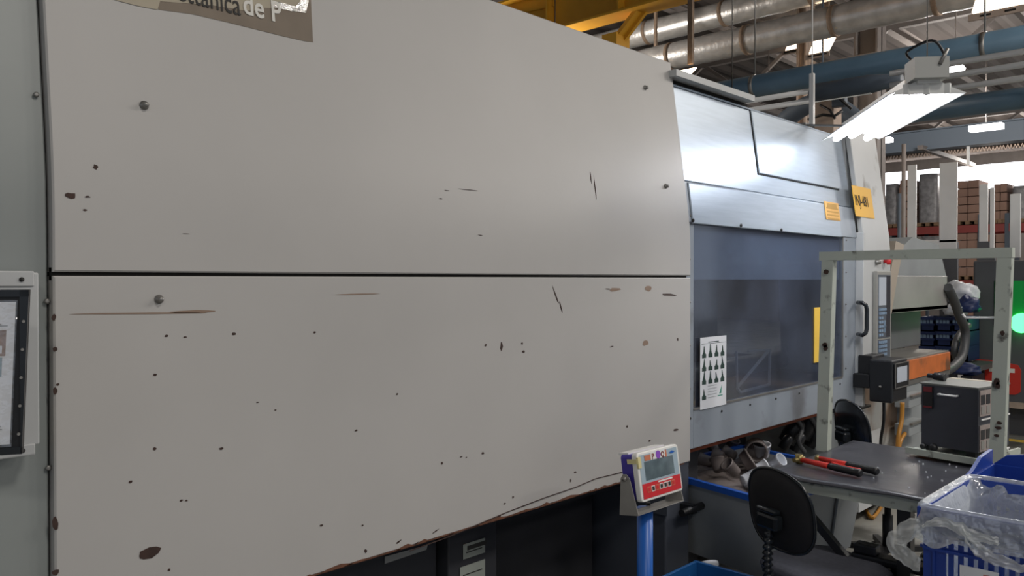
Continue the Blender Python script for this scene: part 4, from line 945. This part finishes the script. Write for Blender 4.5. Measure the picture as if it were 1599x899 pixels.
# controller box on its tray
tr = root('cabinet_tray', (4.2, 1.1, bz), 'pale grey metal tray with ribs under the slate controller', 'tray')
ang = rad(-12); cc0 = Vector((4.03, 1.00, 0)); e1 = Vector((math.cos(ang+PI/2), math.sin(ang+PI/2), 0)); e2 = Vector((math.cos(ang), math.sin(ang), 0))
e1 = Vector((.17, .985, 0)).normalized(); e2 = Vector((.985, -.17, 0)).normalized()
def ob(u0, u1, v0, v1, z0, z1, b):   # u along the front (to the left), v into the depth
    return b.prism([cc0 + e1*u0 + e2*v0 + Vector((0, 0, z0)), cc0 + e1*u1 + e2*v0 + Vector((0, 0, z0)), cc0 + e1*u1 + e2*v1 + Vector((0, 0, z0)), cc0 + e1*u0 + e2*v1 + Vector((0, 0, z0))], (0, 0, z1-z0))
ob(-.03, .30, -.05, .36, bz+.02, bz+.036, B()).build('shelf', M['bench'], tr)
b = B(); ob(-.03, .30, -.05, -.035, bz+.036, bz+.048, b); ob(-.03, -.018, -.05, .36, bz+.036, bz+.048, b); b.build('lip', M['bench'], tr)
b = B(); 
for k in range(10): ob(-.017, -.002, -.02 + k*.036, -.004 + k*.036, bz+.036, bz+.046, b)
b.build('ribs', M['black'], tr, kind='stuff')
b = B(); ob(.0, .28, .0, .02, bz+.008, bz+.02, b); ob(.0, .28, .3, .32, bz+.008, bz+.02, b); b.build('foot', M['black'], tr)
Z0, Z1 = bz+.052, 1.122
kb = root('controller_cabinet', cc0 + Vector((.2, .1, bz)), 'slate grey controller cabinet with silver handle and module front', 'cabinet')
ob(0, .25, 0, .31, Z0+.012, Z1-.008, B()).build('case', M['ctrl'], kb)
ob(-.003, .256, -.004, .314, Z1-.008, Z1, B()).build('lid', M['ctop'], kb)
ob(.04, .25, .26, .30, Z1, Z1+.001, B()).build('lid_label', M['tanpaper'], kb)
for u in (.02, .20):
    for v in (.02, .27): ob(u, u+.04, v, v+.03, bz+.036, Z0+.012, B()).build('foot', M['black'], kb)
b = B(); ob(.195, .238, -.012, 0, Z1-.115, Z1-.015, b); b.build('connector_strip', M['black'], kb)
b = B(); ob(.197, .236, -.014, -.010, Z1-.04, Z1-.017, b); ob(.197, .236, -.014, -.010, Z1-.113, Z1-.105, b); b.build('red_marking', M['lred'], kb)
hpts = [cc0 + e1*.165 + e2*.0, cc0 + e1*.165 - e2*.022, cc0 + e1*.085 - e2*.022, cc0 + e1*.085]
B().tube([p + Vector((0, 0, Z1-.045)) for p in hpts], .0045, 8).build('handle', M['conduit'], kb, label='chrome bow handle')
# module face (towards the camera's right): two rows of cards
fx = lambda v0, v1, z0, z1, o, b: ob(-o, -o+.004, v0, v1, z0, z1, b)
for row in range(2):
    zt4 = Z1 - .014 - row*.155
    b = B(); fx(.01, .27, zt4-.115, zt4, .004, b); b.build('rack_front', M['module'], kb); rf = kb.children[-1]
    b = B(); fx(.01, .29, zt4-.13, zt4-.124, .012, b); b.build('rack_rail', M['conduit'], kb)
    for k in range(5):
        v = .018 + k*.05
        b = B(); fx(v, v+.036, zt4-.062, zt4-.02, .006, b); b.build('module', M['black2'], rf)
        b = B(); fx(v+.004, v+.032, zt4-.105, zt4-.070, .006, b); b.build('display', M['frame'], rf)
    b = B(); fx(.24, .252, zt4-.018, zt4-.008, .008, b); b.build('indicator_lamp', M['led'], kb)
for k, (u, r_) in enumerate(((.19, .018), (.235, .014))):
    p = cc0 + e1*u + e2*.02 + Vector((0, 0, bz+.058)); B().lathe([(r_, -.01), (r_, .01), (r_*.5, .016), (0, .016)], p - e2*.03, Euler((0, -PI/2, 0)).to_matrix(), 12).build('plug', M['black'], kb)
p = cc0 + e1*.22 + e2*.12 + Vector((0, 0, Z1+.02)); tag(B().tube([p - e1*.02 + Vector((0, 0, -.002)), p + e1*.03 + Vector((0, 0, .0))], .018, 12).tube([p + e1*.03, p + e1*.06], .012, 10).build('cable_gland', M['black2']), 'small dark connector lying on the controller lid', 'connector')

# ================================================================== CHAIRS
def chair(name, label, loc, rz, seat_z=.47, tilt=0, back_mat='shell'):
    t = root(name, (0, 0, 0), label, 'chair')
    # seat: the chair faces +y
    def st_(u, v):
        a = 2*PI*u; ss = lambda q: math.copysign(abs(q)**.6, q); r = min(1, v*1.12) if v < .6 else 1
        prof = [(0, .035), (.5, .038), (.85, .034), (.96, .022), (1, .005), (.97, -.018), (.5, -.03), (0, -.03)]
        k = v*(len(prof)-1); i = min(int(k), len(prof)-2); f = k-i; rr_ = prof[i][0]*(1-f)+prof[i+1][0]*f; zz_ = prof[i][1]*(1-f)+prof[i+1][1]*f
        return (.225*ss(math.cos(a))*rr_, .215*ss(math.sin(a))*rr_ + .02, seat_z+zz_)
    B().grid(st_, 36, 21, closeu=True).build('seat', M['fabric'], t)
    bz_, by_ = seat_z+.265, -.235
    def bk(side):
        def f_(u, v):
            a = 2*PI*u; ss = lambda q, e: math.copysign(abs(q)**e, q)
            x = .172*ss(math.cos(a), .68)*v; z = .150*ss(math.sin(a), .75)*v
            z += .02*v*(1-abs(x)/.2) if z > 0 else 0
            th = (.026 if side > 0 else -.016) * (1 - v**6)
            return (x, by_ + th + x*x*.7 - z*.12, bz_+z)
        return f_
    B().grid(bk(1), 40, 10, closeu=True).build('backrest_cushion', M['fabric'], t)
    B().grid(bk(-1), 40, 10, closeu=True).build('backrest_shell', M[back_mat], t)
    b = B(); pts = [Vector(bk(1)(k/40, 1)) for k in range(41)]; b.tube(pts, .0065, 8, cap=False); b.build('edge_trim', M['gloss'], t)
    # bracket, bellows and arm
    B().box((-.055, by_-.06, bz_-.06), (.055, by_-.015, bz_+.0), .012).box((-.06, by_-.055, bz_-.0), (.045, by_-.02, bz_+.02), .008).build('backrest_bracket', M['gloss'], t)
    path = smooth([Vector((0, by_-.035, bz_-.04)), Vector((0, by_-.045, bz_-.14)), Vector((0, by_-.04, bz_-.24)), Vector((0, by_+.01, seat_z-.06)), Vector((0, -.1, seat_z-.07))], 14)
    B().tube(path, [.017 + .0055*math.sin(i*PI/1.5) for i in range(len(path))], 12).build('bellows', M['gloss'], t)
    B().box((-.09, -.12, seat_z-.06), (.09, .1, seat_z-.03), .005).build('seat_plate', M['black'], t)
    B().tube([(.06, .0, seat_z-.05), (.24, .02, seat_z-.055)], .006, 8).tube([(.22, .018, seat_z-.055), (.29, .024, seat_z-.057)], .012, 8).build('height_lever', M['black'], t)
    B().lathe([(.028, .1), (.028, .28), (.018, .28), (.018, seat_z-.05)], (0, 0, 0)).build('gas_column', M['black'], t)
    for k in range(5):
        a = rad(72*k+18); d = Vector((math.cos(a), math.sin(a), 0))
        B().prism([d*.02 + Vector((-d.y, d.x, 0))*.025 + Vector((0, 0, .08)), d*.02 - Vector((-d.y, d.x, 0))*.025 + Vector((0, 0, .08)), d*.25 - Vector((-d.y, d.x, 0))*.015 + Vector((0, 0, .065)), d*.25 + Vector((-d.y, d.x, 0))*.015 + Vector((0, 0, .065))], (0, 0, .03)).build('base_arm', M['black'], t)
        s = Vector((-d.y, d.x, 0)); q = d*.24 + Vector((0, 0, .0275)); B().tube([q - s*.02, q + s*.02], .0275, 12).box(q + Vector((-.006, -.006, .02)), q + Vector((.006, .006, .05))).build('caster', M['gloss'], t)
    t.location = loc; t.rotation_euler = (tilt, 0, rz)
    return t
dirc = Vector((.93, -.36, 0)); rz = math.atan2(dirc.y, dirc.x) - PI/2
bc = Vector((3.0, 1.44, 0)); ch = chair('task_chair', 'dark fabric task chair with black bellows, pushed under the workbench', (bc + dirc.normalized()*.235).to_tuple(), rz, .435)
# its black side piece
p = PZ(1400, 866, .5)
s = B().box((p.x-.06, p.y-.12, .455), (p.x+.02, p.y+.16, .49), .01).box((p.x-.06, p.y+.06, .49), (p.x+.0, p.y+.15, .53), .008).box((p.x-.04, p.y-.03, 0), (p.x+.0, p.y+.01, .46))
tag(s.build('foot_pedestal', M['black2']), 'black metal rest standing between chair and workbench leg', 'stand')
p = PY(1326, 672, 1.78)
q = Matrix.Rotation(rad(-128), 3, 'Z') @ Vector((0, .235, 0))
ch2 = chair('task_chair', 'second chair behind the bench, only its glossy black backrest showing', (p.x+q.x, p.y+q.y, 0), rad(-128), p.z-.265, 0, 'gloss')

# ================================================================== CRATES
def crate(name, x0, x1, y0, y1, z0, h, m, label, cat='crate', group=None, open_wall=True, dip=True, pitch=.0235):
    t = root(name, ((x0+x1)/2, (y0+y1)/2, z0), label, cat, group)
    B().box((x0+.01, y0+.01, z0), (x1-.01, y1-.01, z0+.012)).build('floor_panel', m, t)
    for side, (ax_, a0, a1, fix, sgn) in enumerate((('y', y0, y1, x0, -1), ('y', y0, y1, x1, 1), ('x', x0, x1, y0, -1), ('x', x0, x1, y1, 1))):
        b = B(); th = .005
        def bb(u0, u1, za, zb, o=0.0, tk=th):
            f0, f1 = fix - sgn*tk + sgn*o, fix + sgn*o
            if ax_ == 'y': b.box((min(f0, f1), u0, za), (max(f0, f1), u1, zb))
            else: b.box((u0, min(f0, f1), za), (u1, max(f0, f1), zb))
        bands = [0, .0201, h*.36, h*.36+.012, h*.66, h*.66+.012, h-.07, h]
        e_ = .004 if ax_ == 'x' else 0; a0 += e_; a1 -= e_
        for k in range(0, 8, 2): bb(a0+.001, a1-.001, z0+bands[k]+.001, z0+bands[k+1]-.001, .0008)
        for k in (2, 4): bb(a0, a1, z0+bands[k]-.0, z0+bands[k]+.007, .010, .012)
        bb(a0-.0, a1+.0, z0+h-.075, z0+h-.068, .010, .012)
        bb(a0, a0+.055, z0+.0005, z0+h-.002, .0016, .006); bb(a1-.055, a1, z0+.0005, z0+h-.002, .0016, .006)
        u = a0+.055
        while u < a1-.055: bb(u, u+pitch*.55, z0, z0+h-.06); u += pitch
        for q in (a0+.025, a1-.03): bb(q, q+.006, z0, z0+h-.06, .008, .010)
        b.build('side_wall', m, t)
    b = B(); r = .014
    b.box((x0-r, y0-r, z0+h-.03), (x0+.002, y1+r, z0+h), .003).box((x1-.002, y0-r, z0+h-.03), (x1+r, y1+r, z0+h), .003).box((x0+.003, y0-r+.001, z0+h-.029), (x1-.003, y0+.002, z0+h-.0006), .003).box((x0+.003, y1-.002, z0+h-.029), (x1-.003, y1+r-.001, z0+h-.0006), .003)
    b.build('rim', m, t)
    return t
cx0, cx1, cy0, cy1, ch_ = 2.36, 2.80, .14, .715, .33
for k in range(3):
    crate('plastic_crate', cx0, cx1, cy0, cy1, k*.33, .33, M['crate'], ('blue crate on the floor carrying two crates, bottom right', 'middle blue crate in the bottom right stack', 'blue slotted crate lined with a clear bag, bottom right')[k], group='blue crates at the bottom right')
for k in range(3):
    crate('plastic_crate', 2.86, 3.26, .16, .76, k*.33, .33 if k < 2 else .29, M['crate'], ('lowest blue crate of the rear stack', 'middle blue crate of the rear stack', 'empty blue crate with raised handle end behind the bagged crate')[k], group='blue crates at the bottom right')
rc = [o for o in COL.objects if o.get('label', '').startswith('empty blue crate')][0]
b = B(); zr = .95
# raised far wall and sloping left shoulder
b.prism([(3.262, .16, zr), (3.262, .76, zr), (3.262, .72, zr+.035), (3.262, .64, zr+.05), (3.262, .16, zr+.05)], (.012, 0, 0))
b.prism([(2.9, .762, zr), (3.262, .762, zr), (3.262, .762, zr+.05), (3.12, .762, zr+.045), (3.02, .762, zr+.015)], (0, .012, 0))
b.build('raised_end', M['crate'], rc)
# clear bag lining the bagged crate and folded over its rim
def bagf(u, v):
    a = 2*PI*u; W2, H2 = (cx1-cx0)/2, (cy1-cy0)/2; ss = lambda q: math.copysign(abs(q)**.14, q)
    prof = [(-.10, .70), (-.02, .71), (-.016, .80), (-.013, .93), (0, .992), (.012, 1.000), (.022, .992), (.024, .965), (.026, .935), (.032, .915), (.036, .905)]
    k = v*(len(prof)-1); i = min(int(k), len(prof)-2); f = k-i; o = prof[i][0]*(1-f)+prof[i+1][0]*f; z = prof[i][1]*(1-f)+prof[i+1][1]*f
    x = (cx0+cx1)/2 + (W2+o)*ss(math.cos(a)); y = (cy0+cy1)/2 + (H2+o)*ss(math.sin(a))
    nz = noise.noise(Vector((x*14, y*14, z*9))); n2 = noise.noise(Vector((x*34, y*34, z*20+5)))
    am = .020 if v < .4 else (.003 if v < .7 else .007)
    if v > .85: z -= .03*max(0, noise.noise(Vector((x*9, y*9, 2)))) + .012*math.sin(y*60+x*40)
    ins = (Vector(((cx0+cx1)/2, (cy0+cy1)/2, z)) - Vector((x, y, z))).normalized()
    q = Vector((x, y, z)) + ins*(am*nz + am*.5*n2) * (1 if v < .4 else -.8)
    return q
bg = tag(B().grid(bagf, 150, 40, closeu=True).build('plastic_bag', M['bag']), 'clear plastic bag lining the blue slotted crate', 'bag')
# bag interior floor, crumpled
def bagfl(u, v):
    x = cx0+.09+(cx1-cx0-.18)*u; y = cy0+.09+(cy1-cy0-.18)*v
    return (x, y, .715 + .05*noise.noise(Vector((x*12, y*12, 0))) + .02*noise.noise(Vector((x*40, y*40, 1))))
B().grid(bagfl, 30, 30).build('bag_base', M['bagwhite'], bg)
# loop of film hanging off the corner and a torn strip across the front
def ribbon(pts, w, m, name, parent, seed, axis=Vector((0, .25, 1))):
    sm = smooth([Vector(p) for p in pts], 10)
    def fn(u, v):
        k = min(int(u*(len(sm)-1)), len(sm)-1); p = sm[k]; d = (sm[min(k+1, len(sm)-1)] - sm[max(k-1, 0)]).normalized()
        wdt = w(u) if callable(w) else w; s = d.cross(Vector((-1, .1, 0))).normalized()
        q = p + s*(v-.5)*wdt + Vector((1, 0, 0))*(.008*noise.noise(Vector((u*7, v*4, seed))) + .0015*noise.noise(Vector((u*22, v*9, seed)))) 
        return q + s*.008*noise.noise(Vector((u*11, 0 if v < .5 else 9, seed)))
    return B().grid(fn, len(sm)-1, 14).build(name, m, parent)
lp = [PX(*q, 2.34) for q in ((1437, 815), (1424, 823), (1406, 838), (1399, 850), (1412, 866), (1428, 878), (1437, 881))]
ribbon(lp, lambda u: .034 + .02*math.sin(PI*u), M['bagwhite'], 'hanging_loop', bg, 3)
lp = [PX(*q, 2.325) for q in ((1440, 822), (1456, 816), (1478, 816), (1500, 826), (1520, 836), (1545, 842), (1560, 845))]
ribbon(lp, lambda u: .008 + .022*math.sin(PI*u*.9), M['bagwhite'], 'torn_film', bg, 5)
lp = [PX(*q, 2.325) for q in ((1500, 825), (1518, 848), (1540, 866), (1575, 880), (1610, 890))]
ribbon(lp, lambda u: .015 + .018*math.sin(PI*u), M['bagwhite'], 'torn_film', bg, 7)
# paper tag on the crate front
a, c = PX(1499, 881, cx0-.014), PX(1560, 905, cx0-.014)
tg = tag(B().box((cx0-.016, c.y, a.z-.1), (cx0-.0145, a.y, a.z)).build('paper_tag', M['paper']), 'white paper tag with red stamp on the bagged crate', 'tag')
B().box((cx0-.0166, c.y+.01, a.z-.05), (cx0-.016, c.y+.035, a.z-.012)).build('red_stamp', mat('pink_stamp', '#c9837c', .6), tg)
B().box((cx0-.0166, c.y+.05, a.z-.03), (cx0-.016, a.y-.01, a.z-.027)).build('print_line', M['ink'], tg)

# floor crate at the machine's foot, with pots
fc = crate('plastic_crate', 2.56, 3.06, 1.44, 1.83, 0, .40, mat('steel_blue_crate', '#1d5a97', .4), 'steel-blue crate on the floor at the foot of the blue-grey pedestal')
def cup(loc, rot, r, h, m, label, group, closed=False, name='plastic_cup'):
    mt = Euler(rot).to_matrix()
    prof = [(0, 0), (r*.78, 0), (r*.82, .004), (r, h*.85), (r*1.06, h*.86), (r*1.06, h), (r*.97, h), (r*.93, h*.85), (r*.74, .008), (0, .008)]
    o = B().lathe(prof, loc, mt, 20).build(name, m); return tag(o, label, 'cup', group)
cup(PZ(1112, 915, .24), (-.5, .4, 0), .05, .1, M['cup'], 'white moulded pot in the steel-blue floor crate', 'pots in the floor crate')
for k in range(9):
    rr = random.Random(k); x, y = 2.64 + .12*(k % 4), 1.52 + .12*(k//4)
    cup((x, y, .016), (0, 0, 0), .045, .25 + .02*(k % 3), M['cup'], 'white moulded pot standing low in the steel-blue floor crate', 'pots in the floor crate')
# big grey bin with blue rim under the door
bn = root('scrap_bin', (3.75, 1.95, 0), 'large grey bin with blue rim full of moulded scrap under the door', 'bin')
c0 = Vector((3.40, 1.66, 0)); d1 = Vector((.22, .975, 0)).normalized(); d2 = Vector((.975, -.11, 0)).normalized(); L1, L2 = .78, .84
zt5, zb5 = .615, .24
def quad4(o, z): return [c0 - d1*o - d2*o + Vector((0, 0, z)), c0 + d1*(L1+o) - d2*o + Vector((0, 0, z)), c0 + d1*(L1+o) + d2*(L2+o) + Vector((0, 0, z)), c0 - d1*o + d2*(L2+o) + Vector((0, 0, z))]
Q0, Q1 = quad4(-.05, zb5), quad4(0, zt5); I0, I1 = quad4(-.06, zb5+.01), quad4(-.012, zt5)
b = B()
for i in range(4):
    for A_, C_ in ((Q0, Q1), (I0, I1)):
        b.bm.faces.new([b.bm.verts.new(p) for p in (A_[i], A_[(i+1) % 4], C_[(i+1) % 4], C_[i])])
b.bm.faces.new([b.bm.verts.new(p) for p in Q0]); b.bm.faces.new([b.bm.verts.new(p) for p in I0])
b.build('body', M['bin'], bn)
b = B(); R1 = quad4(.006, zt5)
for i in range(4): b.bar(R1[i], R1[(i+1) % 4], .026, .028)
b.build('rim', M['crate2'], bn)
for i, p in enumerate(quad4(-.1, 0)): B().box(p - Vector((.03, .03, 0)), p + Vector((.03, .03, zb5))).build('leg', M['black2'], bn)
for f in (.3, .7):
    p = c0 + d2*L2*f; B().prism([p - Vector((.015, 0, 0)) + Vector((0, -.004, zt5-.02)), p + Vector((.015, -.004, zt5-.02)), p + Vector((.015, .046, zb5)), p + Vector((-.015, .046, zb5))], (0, -.01, 0)).build('stiffener', M['bin'], bn)
# heap filling the bin
def heap(u, v):
    p = c0 + d1*(.03 + (L1-.06)*u) + d2*(.03 + (L2-.06)*v)
    return p + Vector((0, 0, zt5 - .10 + .07*u + .035*noise.noise(p*5) + .02*noise.noise(p*13)))
tag(B().grid(heap, 40, 40).build('scrap_heap', M['cupd'], solid=.01), 'grey-brown heap of moulded scrap filling the bin', 'scrap', kind='stuff')
rr = random.Random(8)
def on_heap(px, py, dz=0): return PZ(px, py, zt5 - .03 + dz)
cup(on_heap(1190, 712, .03), (.1, -.2, 0), .045, .075, M['cup'], 'upright white ribbed cup at the bench corner in the bin', 'white moulded pieces in the bin')
cup(on_heap(1160, 752), (1.3, .3, .9), .04, .07, M['cup'], 'white piece lying against the blue rim, nearest the chair', 'white moulded pieces in the bin')
cup(on_heap(1182, 733), (1.0, .8, .4), .035, .06, M['cup'], 'crumpled white piece just behind the chair backrest', 'white moulded pieces in the bin')
cup(on_heap(1202, 728), (.8, -.6, .4), .035, .09, M['cup'], 'white cup leaning beside the bench corner', 'white moulded pieces in the bin')
cup(on_heap(1172, 755), (1.5, .1, .2), .035, .06, M['cup'], 'second white piece on the blue rim, right of the first', 'white moulded pieces in the bin')
cup(on_heap(1258, 742), (1.2, .1, .2), .04, .08, M['cup'], 'white piece under the bench edge above the blue rim', 'white moulded pieces in the bin')
cup(on_heap(1160, 722, .04), (.9, .5, .2), .055, .05, M['cupd'], 'dull round ring piece in the middle of the bin', 'dull moulded pieces in the bin')
o = B().lathe([(0, 0), (.06, 0), (.06, .14), (.05, .145), (.05, .02), (0, .02)], on_heap(1180, 700, .07), Euler((.2, -1.5, .3)).to_matrix(), 20).build('plastic_roll', M['cupd']); tag(o, 'dull grey cylinder lying at the back of the bin', 'cylinder')
for k, (px, py) in enumerate(((1118, 705), (1128, 716), (1140, 700), (1136, 728), (1112, 722), (1150, 738), (1147, 712), (1124, 735))):
    cup(on_heap(px, py, .02), (rr.uniform(-1.5, 1.5), rr.uniform(-1, 1), 0), rr.uniform(.03, .045), rr.uniform(.05, .08), M['cupd'], 'dull grey-brown moulded piece in the left half of the bin', 'dull scrap pieces, left half of the bin')
# fallen hook tool and cable on the floor under the bench
tag(B().tube(smooth([PZ(*q, .02) for q in ((1350, 790), (1362, 808), (1380, 785))]), .012, 8).build('wooden_handle', M['amber']), 'small tan stick lying on the floor behind the bench leg', 'stick')
